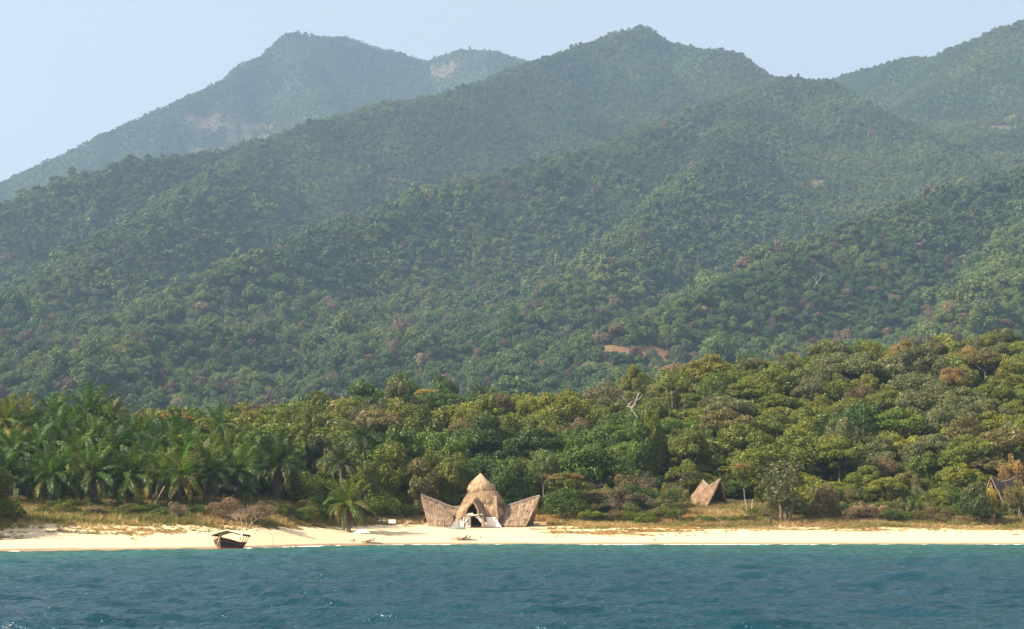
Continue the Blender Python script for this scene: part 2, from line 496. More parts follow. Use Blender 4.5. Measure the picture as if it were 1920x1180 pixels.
def build_mountain():
    az = np.concatenate([np.linspace(-34, -19, 24)[:-1], np.linspace(-19, 19, 520), np.linspace(19, 34, 24)[1:]]) * math.pi / 180
    r = [1310.0]
    while r[-1] < 8200: r.append(r[-1] + max(8, r[-1] * 0.0046))
    r = np.array(r)
    A, Rr = np.meshgrid(az, r); X = np.tan(A) * Rr; Y = Rr + 0 * A
    Z = land(X, Y)
    B, K = bare(X, Y, Z)
    t = NT('mountain_slope')
    b = t.n('Attribute', attribute_name='bare').outputs['Fac']; k = t.n('Attribute', attribute_name='soil').outputs['Fac']
    p = t.pos((1, 1, 1.5)); n1 = t.noise(0.02, 5, 0.6, p); n2 = t.noise(0.12, 4, 0.65, p)
    floor_ = t.mix(n2, (0.026, 0.046, 0.013), (0.058, 0.080, 0.022))
    soil = t.ramp(t.math('MULTIPLY', k, 0.2), [(0.2, (0.27, 0.125, 0.07)), (0.4, (0.21, 0.125, 0.065)), (0.6, (0.15, 0.115, 0.05)), (0.8, (0.12, 0.09, 0.075))])
    soil = t.mix(n2, soil, (0.16, 0.13, 0.06)) if False else t.mix(t.mr(n2, 0.4, 0.7, 0, 0.6), soil, (0.13, 0.11, 0.05))
    c = t.mix(b, floor_, soil)
    m = t.princ(c, 0.95, t.bump(n2, 0.6, 4.0), 0.1)
    me = grid_mesh('mountains', X, Y, Z, m, {'bare': B, 'soil': K})
    o = link('mountains', me); tag(o, 'steep hazy mountain slopes rising behind the beach', kind='structure')
build_mountain()

# ------------------------------------------------------------------ haze
def build_haze():
    mb = MB(); mb.box((0, 4100, 1045), (11000, 8900, 2110))
    t = NT('haze')
    v = t.n('VolumePrincipled', ins={'Color': HAZE_COLOR, 'Density': HAZE_DENSITY, 'Anisotropy': 0.25})
    t.t.links.new(v.outputs[0], t.out.inputs['Volume'])
    o = mb.build('haze', t.m); tag(o, 'pale blue haze between the lake and the mountains', kind='stuff')
build_haze()

# ------------------------------------------------------------------ foliage prototypes
def leaf_quads(C, N, size, g, aspect=1.3, jitter=0.5):
    n = len(C)
    N = N + g.normal(0, jitter, N.shape); N /= np.linalg.norm(N, axis=1, keepdims=True) + 1e-9
    T = g.normal(0, 1, N.shape); T -= (T * N).sum(1, keepdims=True) * N; T /= np.linalg.norm(T, axis=1, keepdims=True) + 1e-9
    Bt = np.cross(N, T)
    s = size * g.uniform(0.6, 1.3, (n, 1))
    a = T * s * aspect * 0.5; b = Bt * s * 0.5
    return np.stack([C - a, C + b * 0.8, C + a, C - b * 0.8], 1)      # leaf-shaped diamonds
def crown_points(kind, R0, H0, z0, nclump, npts, g):
    """points and outward directions on a set of lumps that fill a crown from z0 up to H0"""
    cs = []; ph0 = g.rand() * 6.28
    hh = (H0 - z0)
    while len(cs) < nclump:
        u = g.uniform(-1, 1, 3)
        if kind == 'flat':
            if u[0] ** 2 + u[1] ** 2 > 1: continue
            z = 0.72 + 0.22 * (1 - u[0] ** 2 - u[1] ** 2) + 0.10 * u[2]; rr = 0.24 + 0.08 * g.rand()
            c = (u[0] * 0.82, u[1] * 0.82, z)
        elif kind == 'column':
            if u[0] ** 2 + u[1] ** 2 > 1: continue
            z = g.uniform(0.08, 0.95); w = 0.55 if z < 0.3 else (0.8 if z < 0.75 else 0.5)
            c = (u[0] * w, u[1] * w, z); rr = 0.26 + 0.12 * g.rand()
        elif kind == 'bush':
            if u[0] ** 2 + u[1] ** 2 + u[2] ** 2 > 1: continue
            c = (u[0] * 0.75, u[1] * 0.75, 0.28 + 0.5 * abs(u[2])); rr = 0.25 + 0.14 * g.rand()
        else:
            q = u[0] ** 2 + u[1] ** 2 + u[2] ** 2
            if q > 1 or q < 0.12: continue
            lo = 0.72 + 0.34 * math.sin(3 * math.atan2(u[1], u[0]) + ph0) * (1 - abs(u[2])); c = (u[0] * lo, u[1] * lo, 0.50 + u[2] * 0.42); rr = 0.13 + 0.21 * g.rand() ** 1.3
        cs.append((c[0] * R0, c[1] * R0, z0 + c[2] * hh, rr * R0))
    cs = np.array(cs)
    w = cs[:, 3] ** 2; w = w / w.sum()
    idx = g.choice(len(cs), npts, p=w)
    D = g.normal(0, 1, (npts, 3)); D[:, 2] = np.where(D[:, 2] < 0, D[:, 2] * 0.55, D[:, 2]); D /= np.linalg.norm(D, axis=1, keepdims=True)
    rad = cs[idx, 3] * g.uniform(0.72, 1.08, npts)
    flat = 0.62 if kind == 'flat' else 0.85
    C = cs[idx, :3] + D * rad[:, None] * np.array([1, 1, flat])
    # drop leaves buried deep in other lumps
    keep = np.ones(npts, bool)
    for c in cs:
        d = np.linalg.norm((C - c[:3]) / np.array([1, 1, flat]), axis=1)
        keep &= d > c[3] * 0.62
    return C[keep], D[keep], cs
def crown_mesh(name, kind, R0, H0, z0, nclump, nleaf, size, seed, mat, aspect=1.4):
    g = np.random.RandomState(seed)
    C, D, cs = crown_points(kind, R0, H0, z0, nclump, nleaf, g)
    if kind == 'column':       # hanging creepers
        D = D * np.array([1, 1, 0.4])
    mb = MB(); mb.quads(leaf_quads(C, D, size, g, aspect))
    return mb.mesh(name, mat), cs
def trunk_mesh(name, cs, H0, r0, mat, seed, nl=6, stems=1, spread=0.1, skew=0.35):
    g = random.Random(seed); mb = MB()
    top = cs[:, 2].max()
    for st in range(stems):
        a = g.uniform(0, 6.28); sp = spread * H0 * (1 if stems > 1 else .3)
        base = Vector((math.cos(a) * 0.04 * H0 * (stems > 1), math.sin(a) * 0.04 * H0 * (stems > 1), -0.6))
        j = Vector((math.cos(a) * sp, math.sin(a) * sp, top * g.uniform(0.38, 0.55)))
        mid = base.lerp(j, 0.5) + Vector((g.uniform(-.3, .3), g.uniform(-.3, .3), 0)) * skew
        mb.tube([base, mid, j], [r0, r0 * .75, r0 * .6], 7)
        for q in range(nl):
            c = cs[g.randrange(len(cs))]
            e = Vector(c[:3]); m = j.lerp(e, .5) + Vector((0, 0, -0.05 * H0))
            mb.tube([j, m, e], [r0 * .5, r0 * .3, r0 * .08], 5)
    return mb.mesh(name, mat, True)

NEAR = {}    # kind -> list of (crown mesh, trunk mesh), built 12 m wide, 12 m tall
def mk_near():
    i = 0
    for kind, cnt, ncl, nl, z0, size in (('round', 5, 62, 17500, 2.0, 0.34), ('flat', 3, 40, 11500, 1.0, 0.33), ('column', 3, 44, 12500, 0.3, 0.35), ('bush', 3, 44, 12000, 0.0, 0.35), ('airy', 2, 40, 5200, 2.0, 0.34)):
        NEAR[kind] = []
        for q in range(cnt):
            i += 1
            me, cs = crown_mesh(kind + '_crown', 'round' if kind == 'airy' else kind, 6.0 if kind != 'column' else 4.6, 12.0, z0, ncl, nl, size, 100 + i, M_leaf)
            tr = trunk_mesh(kind + '_trunk', cs, 12.0, 0.34, M_bark, 200 + i, 7, 3 if kind == 'airy' else 1, 0.14)
            NEAR[kind].append((me, tr))
mk_near()
FARC = bpy.data.collections.new('forest_prototypes')       # never linked: only instanced
def mk_far():
    i = 0
    for kind, cnt in (('round', 4), ('flat', 2), ('column', 2)):
        for q in range(cnt):
            me, cs = crown_mesh('far_%s' % kind, kind, 6.0, 12.0, 0.5, 15, 700, 1.25, 300 + i, M_leaf_far, 1.2)
            o = bpy.data.objects.new('proto_%02d' % i, me); FARC.objects.link(o); i += 1
mk_far()
MIDC = bpy.data.collections.new('wood_prototypes')
def mk_mid():
    i = 0
    for kind, cnt in (('round', 4), ('flat', 2), ('column', 1)):
        for q in range(cnt):
            me, cs = crown_mesh('mid_%s' % kind, kind, 6.0, 12.0, 0.3, 48, 5200, 0.58, 400 + i, M_leaf_far, 1.3)
            o = bpy.data.objects.new('proto_%02d' % i, me); MIDC.objects.link(o); i += 1
mk_mid()

def scatter(name, pts, rot, scl, idx, tint, coll, label, cat=None):
    me = bpy.data.meshes.new(name)
    n = len(pts)
    me.vertices.add(n); me.vertices.foreach_set('co', np.asarray(pts, np.float32).ravel())
    a = me.attributes.new('rot', 'FLOAT_VECTOR', 'POINT'); a.data.foreach_set('vector', np.asarray(rot, np.float32).ravel())
    a = me.attributes.new('scl', 'FLOAT_VECTOR', 'POINT'); a.data.foreach_set('vector', np.asarray(scl, np.float32).ravel())
    a = me.attributes.new('idx', 'INT', 'POINT'); a.data.foreach_set('value', np.asarray(idx, np.int32))
    a = me.attributes.new('tint', 'FLOAT_COLOR', 'POINT'); a.data.foreach_set('color', np.asarray(np.c_[tint, np.ones(n)], np.float32).ravel())
    o = link(name, me)
    ng = bpy.data.node_groups.new(name, 'GeometryNodeTree')
    ng.interface.new_socket('Geometry', in_out='INPUT', socket_type='NodeSocketGeometry')
    ng.interface.new_socket('Geometry', in_out='OUTPUT', socket_type='NodeSocketGeometry')
    N = ng.nodes; L = ng.links
    gi = N.new('NodeGroupInput'); go = N.new('NodeGroupOutput')
    ip = N.new('GeometryNodeInstanceOnPoints'); ci = N.new('GeometryNodeCollectionInfo')
    ci.inputs['Collection'].default_value = coll; ci.inputs['Separate Children'].default_value = True; ci.inputs['Reset Children'].default_value = True
    def na(nm, dt):
        x = N.new('GeometryNodeInputNamedAttribute'); x.data_type = dt; x.inputs['Name'].default_value = nm
        return [s for s in x.outputs if s.name == 'Attribute' and s.enabled][0]
    L.new(gi.outputs[0], ip.inputs['Points']); L.new(ci.outputs[0], ip.inputs['Instance'])
    ip.inputs['Pick Instance'].default_value = True
    L.new(na('idx', 'INT'), ip.inputs['Instance Index'])
    L.new(na('rot', 'FLOAT_VECTOR'), ip.inputs['Rotation'])
    L.new(na('scl', 'FLOAT_VECTOR'), ip.inputs['Scale'])
    L.new(ip.outputs[0], go.inputs[0])
    md = o.modifiers.new('scatter', 'NODES'); md.node_group = ng
    tag(o, label, cat, kind='stuff')
    return o

# ------------------------------------------------------------------ forest on the mountains
PAL = {'dark green': (0.050, 0.100, 0.020), 'green': (0.078, 0.142, 0.024), 'olive': (0.128, 0.175, 0.028), 'yellow-green': (0.195, 0.210, 0.030), 'grey-green': (0.100, 0.118, 0.055),
       'brown': (0.125, 0.085, 0.045), 'orange': (0.34, 0.15, 0.035), 'tan': (0.20, 0.155, 0.075)}
def far_forest():
    g = np.random.RandomState(21)
    P_, T_, S_, I_, Ro = [], [], [], [], []
    for (r0, r1, sp, sz) in ((1180, 2000, 8.0, .92), (2000, 3000, 8.3, .88), (3000, 4300, 7.6, .80), (4300, 7000, 8.2, .80)):
        xs = r1 * math.tan(R(19.5))
        nx = int(2 * xs / sp); ny = int((r1 - r0) / sp)
        X, Y = np.meshgrid(np.arange(nx) * sp - xs, r0 + np.arange(ny) * sp)
        X = X + g.uniform(-.5, .5, X.shape) * sp * 1.1; Y = Y + g.uniform(-.5, .5, X.shape) * sp * 1.1
        X = X.ravel(); Y = Y.ravel()
        k = (np.abs(X / Y) < math.tan(R(18.6))) & (Y > 1180)
        X = X[k]; Y = Y[k]; Z = land(X, Y)
        # leave out trees on slopes turned far away behind the crests
        B, K = bare(X, Y, Z)
        keep = g.rand(len(X)) > B * np.where(Y > 3800, 0.40, 0.80)
        az = np.round((X / Y) / 0.002).astype(int)
        X, Y, Z, B = X[keep], Y[keep], Z[keep], B[keep]
        n = len(X)
        big = fbm(X / 90., Y / 90., 12, 2)
        s = sz * np.exp(g.normal(0, 0.32 if r1 < 3500 else 0.2, n)) * (0.68 + 0.6 * big) * (1 - 0.45 * B)
        tone = fbm(X / 130., (Y + Z) / 130., 13, 3); dry = fbm(X / 260., (Y + 2 * Z) / 200., 14, 3)
        low = 1 - sstep(120, 330, Z)
        cols = np.array([PAL['dark green'], PAL['green'], PAL['olive'], PAL['yellow-green'], PAL['grey-green'], PAL['brown'], PAL['orange'], PAL['tan']])
        base = tone * 1.7 - 0.40 + g.normal(0, 0.13, n)
        w = np.clip(base, 0, 1)[:, None]
        T = cols[0] * (1 - w) + cols[2] * w
        w = np.clip((base - 0.8) * 1.4, 0, 1)[:, None]; T = T * (1 - w) + cols[3] * w
        u = g.rand(n); pb = 0.025 + 0.10 * sstep(0.5, 0.75, dry) + 0.06 * low + 0.7 * B
        T = np.where((u < pb)[:, None], cols[5] * g.uniform(0.8, 1.5, (n, 1)), T)
        T = np.where(((u > pb) & (u < pb * 1.5))[:, None], cols[4], T)
        T = np.where((u > 0.9975)[:, None], cols[7] * 1.3, T)
        T = np.where(((u > 0.992) & (u < 0.9935) & (low > 0.3))[:, None], cols[6] * 0.8, T)
        T = T * np.exp(g.normal(0, 0.10, (n, 1)))
        Ro.append(np.c_[np.zeros((n, 2)), g.uniform(0, 6.28, n)])
        S_.append(np.c_[s, s, s * g.uniform(0.75, 1.35, n)])
        I_.append(g.randint(0, 8, n)); T_.append(T); P_.append(np.c_[X, Y, Z - 1.0])
    P_ = np.concatenate(P_); Ro = np.concatenate(Ro); S_ = np.concatenate(S_); I_ = np.concatenate(I_); T_ = np.concatenate(T_)
    k = P_[:, 1] < 2150
    scatter('lower_mountain_forest', P_[k], Ro[k], S_[k], I_[k] % 7, T_[k], MIDC, 'green forest covering the lower mountain slopes')
    k = ~k
    scatter('mountain_forest', P_[k], Ro[k], S_[k], I_[k], T_[k], FARC, 'dense hazy green forest covering the high mountain slopes')
far_forest()
# ------------------------------------------------------------------ big thatched hut, smaller huts
M_thatch = None
def thatch_mat(name, a, b, c3):
    t = NT(name)
    g = t.n('NewGeometry')
    rv = g.outputs['Random Per Island']
    n = t.noise(0.8, 4, 0.6, t.pos((1, 1, 0.6))); n2 = t.noise(7.0, 3, 0.7, t.pos((2.2, 2.2, 0.35)))
    c = t.mix(t.mr(n, 0.35, 0.65, 0, 1), a, b)
    c = t.mix(t.mr(n2, 0.45, 0.75, 0, 0.8), c, c3)
    hs = t.n('HueSaturation', ins={'Hue': 0.5, 'Saturation': 1.0, 'Value': t.mr(rv, 0, 1, 0.62, 1.3), 'Color': c})
    return t.princ(hs.outputs[0], 0.9, t.bump(n2, 0.7, 0.08), 0.15)
M_thatch = thatch_mat('golden_thatch', (0.46, 0.325, 0.205), (0.36, 0.25, 0.155), (0.20, 0.13, 0.075))
M_thatch2 = thatch_mat('greyer_thatch', (0.37, 0.27, 0.185), (0.30, 0.215, 0.15), (0.19, 0.13, 0.09))
M_thatch3 = thatch_mat('brown_thatch', (0.34, 0.225, 0.15), (0.27, 0.18, 0.12), (0.17, 0.11, 0.07))
M_ridge = thatch_mat('grey_ridge_thatch', (0.24, 0.20, 0.17), (0.19, 0.155, 0.135), (0.12, 0.10, 0.09))
M_canvas = simple_mat('white_canvas', (0.80, 0.78, 0.74), 0.85, 0.06, 1.5, bump=0.3)
M_shadedcanvas = simple_mat('shaded_canvas', (0.36, 0.35, 0.37), 0.85, 0.1, 1.5)
M_pole = simple_mat('wooden_poles', (0.20, 0.12, 0.07), 0.8, 0.3, 3.0)
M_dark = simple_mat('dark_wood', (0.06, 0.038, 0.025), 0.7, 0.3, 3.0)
M_log = simple_mat('peeled_log', (0.62, 0.52, 0.40), 0.7, 0.2, 2.0)

def strands(mb, pts, down, nrm, ln, w, g, lift=0.05, rag=0.35):
    """short tapering bundles of straw lying along 'down' on the surface"""
    n = len(pts)
    d = down + g.normal(0, 0.10, (n, 3)); d /= np.linalg.norm(d, axis=1, keepdims=True)
    side = np.cross(d, nrm); side /= np.linalg.norm(side, axis=1, keepdims=True) + 1e-9
    L = ln * g.uniform(1 - rag, 1 + rag, (n, 1)); W = w * g.uniform(0.6, 1.4, (n, 1))
    p0 = pts + nrm * lift * g.uniform(0.1, 0.6, (n, 1)); p1 = pts + d * L + nrm * lift * g.uniform(0.6, 1.5, (n, 1))
    mb.quads(np.stack([p0 - side * W, p0 + side * W, p1 + side * W * 0.35, p1 - side * W * 0.35], 1))
def panel(name, top, bot, mat, parent, nu=26, nv=10, thick=0.28, dens=10, bulge=0.0, seed=1, ln=0.75, w=0.055, fringe=True, ragged=0.22, outward=None, nz=0.16):
    """a thatched sheet hung between a top polyline and a bottom polyline (world points)"""
    g = np.random.RandomState(seed)
    def samp(pl, t):
        pl = np.array([tuple(p) for p in pl], float)
        seg = np.r_[0, np.cumsum(np.linalg.norm(np.diff(pl, axis=0), axis=1))]; seg /= seg[-1]
        return np.stack([np.interp(t, seg, pl[:, k]) for k in range(3)], -1)
    def surf(u, v):
        a = samp(top, u); b = samp(bot, u)
        return a * (1 - v)[:, None] + b * v[:, None]
    u = np.linspace(0, 1, nu); v = np.linspace(0, 1, nv)
    U, V = np.meshgrid(u, v)
    S = surf(U.ravel(), V.ravel()).reshape(nv, nu, 3)
    du = np.gradient(S, axis=1); dv = np.gradient(S, axis=0)
    N = np.cross(du, dv); N /= np.linalg.norm(N, axis=2, keepdims=True) + 1e-9
    o = np.array(outward if outward is not None else (0, -1, 0.3), float)
    N = N * np.sign((N * o).sum(2, keepdims=True) + 1e-9)
    nn = (fbm(U * nu * 0.35 + seed * 7, V * nv * 0.5 + seed, seed, 3) - 0.5)
    S = S + N * (nn[..., None] * nz * 2 + bulge * np.sin(V * math.pi)[..., None])
    # ragged lower edge
    dn = dv[-1] / (np.linalg.norm(dv[-1], axis=1, keepdims=True) + 1e-9)
    S[-1] += dn * g.uniform(-ragged, ragged, (nu, 1))
    mb = MB()
    top_ = S.reshape(-1, 3); bt = (S - N * thick).reshape(-1, 3)
    n = nu * nv; F = []
    for j in range(nv - 1):
        for i in range(nu - 1):
            q = (j * nu + i, j * nu + i + 1, (j + 1) * nu + i + 1, (j + 1) * nu + i)
            F.append(q); F.append(tuple(k + n for k in q[::-1]))
    rim = [i for i in range(nu)] + [j * nu + nu - 1 for j in range(1, nv)] + [(nv - 1) * nu + i for i in range(nu - 2, -1, -1)] + [j * nu for j in range(nv - 2, 0, -1)]
    for a, b in zip(rim, rim[1:] + rim[:1]): F.append((a, a + n, b + n, b))
    mb.add(np.r_[top_, bt], F)
    # straw
    area = np.linalg.norm(np.cross(du, dv), axis=2).sum()
    m = int(area * dens)
    ui = g.rand(m) * (nu - 1.001); vi = g.rand(m) * (nv - 1.001)
    a = vi.astype(int); b = ui.astype(int); fa = (vi - a)[:, None]; fb = (ui - b)[:, None]
    pt = S[a, b] * (1 - fa) * (1 - fb) + S[a, b + 1] * (1 - fa) * fb + S[a + 1, b] * fa * (1 - fb) + S[a + 1, b + 1] * fa * fb
    dd = dv[a, b]; dd = dd / (np.linalg.norm(dd, axis=1, keepdims=True) + 1e-9)
    strands(mb, pt, dd, N[a, b], ln, w, g)
    if fringe:
        m = int(np.linalg.norm(np.diff(S[-1], axis=0), axis=1).sum() * 16)
        ui = g.rand(m) * (nu - 1.001); b = ui.astype(int); fb = (ui - b)[:, None]
        pt = S[-1, b] * (1 - fb) + S[-1, b + 1] * fb - N[-1, b] * thick * g.uniform(0, 1, (m, 1))
        dd = dv[-1, b] / (np.linalg.norm(dv[-1, b], axis=1, keepdims=True) + 1e-9) + np.array([0, 0, -0.6])
        strands(mb, pt - dd * 0.12, dd, N[-1, b], 0.55, 0.05, g, 0.05, 0.6)
    return mb.build(name, mat, parent)
def lathe_thatch(name, prof, cx, cy_, z0, mat, parent, seed, squash=(1, 1), n=44, dens=9, nz=0.14, a0=0, a1=2 * math.pi, lean=(0, 0)):
    """a round thatched tier: profile of (radius, height)"""
    g = np.random.RandomState(seed)
    pr = np.array(prof, float)
    seg = np.r_[0, np.cumsum(np.hypot(*np.diff(pr, axis=0).T))]; seg /= seg[-1]
    nv = max(8, int(len(prof) * 3)); v = np.linspace(0, 1, nv); an = np.linspace(a0, a1, n)
    A, V = np.meshgrid(an, v)
    rr = np.interp(V, seg, pr[:, 0]); zz = np.interp(V, seg, pr[:, 1])
    no = (fbm(np.cos(A) * 3 + seed, np.sin(A) * 3 + V * 4, seed, 3) - 0.5) * 2 * nz
    rr = rr + no * np.clip(rr, 0, 1)
    rr[-1] += g.uniform(-0.1, 0.12, n); zz[-1] += g.uniform(-0.12, 0.12, n)
    if abs(a1 - a0 - 2 * math.pi) < 1e-6: rr[:, -1] = rr[:, 0]; zz[:, -1] = zz[:, 0]
    S = np.stack([cx + np.cos(A) * rr * squash[0] + lean[0] * zz, cy_ + np.sin(A) * rr * squash[1] + lean[1] * zz, z0 + zz], -1)
    du = np.gradient(S, axis=1); dv = np.gradient(S, axis=0)
    N = np.stack([np.cos(A), np.sin(A), 0.4 + 0 * A], -1); N /= np.linalg.norm(N, axis=2, keepdims=True)
    mb = MB(); k = n * nv; F = []
    I = S - N * 0.22
    for j in range(nv - 1):
        for i in range(n - 1):
            q = (j * n + i, (j + 1) * n + i, (j + 1) * n + i + 1, j * n + i + 1); F.append(q); F.append(tuple(x + k for x in q[::-1]))
    for i in range(n - 1):
        a = (nv - 1) * n + i; F.append((a, a + k, a + 1 + k, a + 1))
    mb.add(np.r_[S.reshape(-1, 3), I.reshape(-1, 3)], F)
    w = np.linalg.norm(np.cross(du, dv), axis=2); m = int(w.sum() * dens)
    fl = g.choice(w.size, m, p=(w / w.sum()).ravel()); a = np.clip(fl // n, 0, nv - 2); b = np.clip(fl % n, 0, n - 2)
    fa = g.rand(m, 1); fb = g.rand(m, 1)
    pt = S[a, b] * (1 - fa) * (1 - fb) + S[a, b + 1] * (1 - fa) * fb + S[a + 1, b] * fa * (1 - fb) + S[a + 1, b + 1] * fa * fb
    dd = S[a + 1, b] - S[a, b]; dd = dd / (np.linalg.norm(dd, axis=1, keepdims=True) + 1e-9)
    strands(mb, pt, dd, N[a, b], 0.6, 0.05, g)
    m = int(np.linalg.norm(np.diff(S[-1], axis=0), axis=1).sum() * 18); b = g.randint(0, n - 1, m); fb = g.rand(m, 1)
    pt = S[-1, b] * (1 - fb) + S[-1, b + 1] * fb - N[-1, b] * 0.2 * g.rand(m, 1) + np.array([0, 0, .1])
    strands(mb, pt, np.tile([0, 0, -1.0], (m, 1)) + N[-1, b] * 0.35, N[-1, b], 0.5, 0.045, g, 0.05, 0.6)
    return mb.build(name, mat, parent)
def sheet(name, pts, mat, parent, t=0.05, folds=0, back=None):
    """canvas panel from a polygon of world points, given a little thickness"""
    mb = MB(); n = len(pts); P0 = [Vector(p) for p in pts]
    nn = (P0[1] - P0[0]).cross(P0[2] - P0[0]).normalized()
    if nn.y > 0: nn = -nn
    mb.add(P0 + [p - nn * t for p in P0], [tuple(range(n)), tuple(range(n, 2 * n))[::-1]] + [(i, i + n, (i + 1) % n + n, (i + 1) % n) for i in range(n)])
    return mb.build(name, mat, parent)

def build_big_hut():
    Y0 = 335.0
    gz = float(near_ground(-6, 332.0))
    t = empty('thatched_lodge', (0, 0, 0), label='big thatched lodge with tall pointed centre and two winged roofs on the beach', cat='hut')
    m = Y0 / FPX
    c = P(903, 988, Y0)
    cx = c.x; z0 = gz
    H = lambda py, Y=Y0: P(903, py, Y).z - z0
    # centre tower: tiers from below upwards
    yb = Y0 + 1.2
    lathe_thatch('lower_roof', [(2.3, H(931)), (3.3, H(939)), (4.1, H(950)), (4.8, H(962)), (5.0, H(972))], cx - .3, yb, z0, M_thatch, t, 3, (0.98, 0.8), 56, 12, a0=R(-90 + 38), a1=R(270 - 38))
    lathe_thatch('upper_roof', [(1.2, H(911)), (1.95, H(917)), (2.75, H(922)), (3.45, H(930)), (3.95, H(939.5))], cx + 0.25, yb, z0, M_thatch, t, 4, (1, .85), 50, 12)
    lathe_thatch('cap_roof', [(0.05, H(887)), (0.75, H(894)), (1.6, H(902)), (2.3, H(910)), (2.6, H(916)), (2.5, H(921))], cx - 0.25, yb, z0, M_thatch, t, 5, (1, .9), 44, 14)
    # the little second peak behind, on the right
    a = P(925, 908, Y0 + 2.6)
    lathe_thatch('rear_peak', [(0.1, 0), (0.55, -0.7), (1.2, -1.9), (2.2, -4.2), (2.9, -6.6)], a.x - 0.2, Y0 + 3.2, a.z, M_thatch2, t, 6, (.9, .8), 30, 12)
    # porch roof: two flared leaves meeting on a forward ridge
    Yf = Y0 - 4.6
    panel('porch_roof', [P(893, 930, Y0 - 2.0), P(884, 941, Yf - .3)], [P(852, 977, Y0 - 1.8), P(862, 972, Y0 - 3.0), P(872, 963, Yf)], M_thatch, t, 20, 12, 0.25, 14, 0.25, 11, outward=(-.6, -1, .5))
    panel('porch_roof', [P(892, 930, Y0 - 1.6), P(886.5, 940, Yf - .3)], [P(920, 977, Y0 - 1.5), P(911, 977, Y0 - 3.4), P(898, 965, Yf)], M_thatch2, t, 20, 12, 0.25, 14, 0.25, 12, outward=(.5, -1, .5))  # right leaf lies in shade, put into its colour by the greyer thatch
    panel('side_roof', [P(900, 932, Y0 - 1.5), P(931, 930, Y0 - 1.2)], [P(915, 974, Y0 - 2.8), P(934, 974, Y0 - 2.6)], M_thatch, t, 16, 10, 0.2, 12, 0.2, 13)
    # wings: saddle roofs whose ridges sweep up to a point
    zl = P(800, 985, Y0 - 1).z
    ridgeL = [P(789.5, 928, Y0 + .8), P(806, 935, Y0 + 1.0), P(822, 941, Y0 + 1.1), P(838, 948, Y0 + 1.2), P(848, 951.5, Y0 + 1.2), P(862, 951, Y0 + 1.2)]
    eaveL = [P(803, 986, Y0 - 2.2), P(812, 987, Y0 - 2.3), P(824, 987, Y0 - 2.4), P(836, 986, Y0 - 2.3), P(846, 986, Y0 - 2.2), P(858, 984, Y0 - 2.0)]
    eaveLb = [Vector((p.x, 2 * (Y0 + 1.1) - p.y, p.z)) for p in eaveL]
    ridgeR = [P(938, 952, Y0 + 1.2), P(946, 950, Y0 + 1.2), P(958, 947, Y0 + 1.1), P(974, 942, Y0 + 1.0), P(992, 936, Y0 + .8), P(1012, 930, Y0 + .5)]
    eaveR = [P(934, 983, Y0 - 2.0), P(942, 984, Y0 - 2.2), P(952, 985, Y0 - 2.4), P(964, 986, Y0 - 2.5), P(976, 986, Y0 - 2.5), P(987, 985, Y0 - 2.4)]
    eaveRb = [Vector((p.x + 1.3, 2 * (Y0 + 1.1) - p.y, p.z)) for p in eaveR]
    for nm, rd, ev, eb, sd in (('wing_roof', ridgeL, eaveL, eaveLb, 21), ('wing_roof', ridgeR, eaveR, eaveRb, 31)):
        w = panel(nm, rd, ev, M_thatch2, t, 34, 14, 0.28, 16, -0.18, sd, 0.8)
        panel('rear_slope', rd, eb, M_thatch2, w, 24, 8, 0.28, 5, 0, sd + 1, outward=(0, 1, .4))
        mb = MB(); mb.tube([p + Vector((0, 0, 0.08)) for p in rd], [0.16, .2, .21, .21, .2, .18][::1], 7)
        g = np.random.RandomState(sd); pts = []
        for p, q in zip(rd[:-1], rd[1:]):
            for k in range(26): pts.append(tuple(Vector(p).lerp(Vector(q), g.rand()) + Vector((0, -0.14, 0.1))))
        strands(mb, np.array(pts), np.tile([0, -0.5, -0.8], (len(pts), 1)), np.tile([0, -0.8, .5], (len(pts), 1)), 0.4, 0.06, g)
        mb.build('ridge', M_ridge, w)
    # posts under the wings and the porch
    def post(px, py, Y, top, r=0.07, mat=M_pole, dx=0.0):
        a = P(px, py, Y); a.z = float(near_ground(a.x, Y)) - 0.3
        mb = MB(); mb.bar(a, P(px + dx, top, Y), r, 7); return mb.build('post', mat, t)
    for px in (807, 820, 833, 846): post(px, 990, Y0 - 1.8, 972)
    for px in (940, 955, 970, 984): post(px, 990, Y0 - 1.9, 972)
    post(1000, 988, Y0 + 1.4, 945); post(805, 988, Y0 + 1.4, 940); post(987, 988, Y0 + 3.6, 960)
    # dark panels standing in for the shade inside the open centre
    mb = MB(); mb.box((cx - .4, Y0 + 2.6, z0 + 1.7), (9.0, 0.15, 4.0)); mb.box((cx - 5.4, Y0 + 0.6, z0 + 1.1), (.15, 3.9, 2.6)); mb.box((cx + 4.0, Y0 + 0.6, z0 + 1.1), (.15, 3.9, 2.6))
    mb.build('dark_interior', M_dark, t)
    # lintel log and hanging cloth
    mb = MB(); mb.tube([P(870, 965.5, Yf + .2), P(887, 966.5, Yf + .1), P(905, 964.5, Yf + .2)], [0.13, 0.14, 0.12], 8); mb.build('lintel', M_log, t)
    mb = MB(); mb.tube([P(876, 963.8, Yf + .3), P(887, 963.8, Yf + .25)], [0.12, 0.15], 8); mb.build('canvas_roll', M_canvas, t)
    for px, px2, tp in ((871, 870, 964), (903, 903, 964), (882.5, 882.5, 968), (860.5, 860, 973), (907, 907, 973), (931, 930, 973), (940, 928, 973)):
        post(px, 990, Yf + .4 if px < 908 else Y0 - 3.2, tp, 0.065, M_pole, px2 - px)
    Yc = Yf + 0.5
    sheet('canvas_wall', [P(860.5, 975, Y0 - 3.0), P(869, 973, Y0 - 3.0), P(869, 989, Y0 - 3.0), P(860.5, 989, Y0 - 3.0)], M_canvas, t)
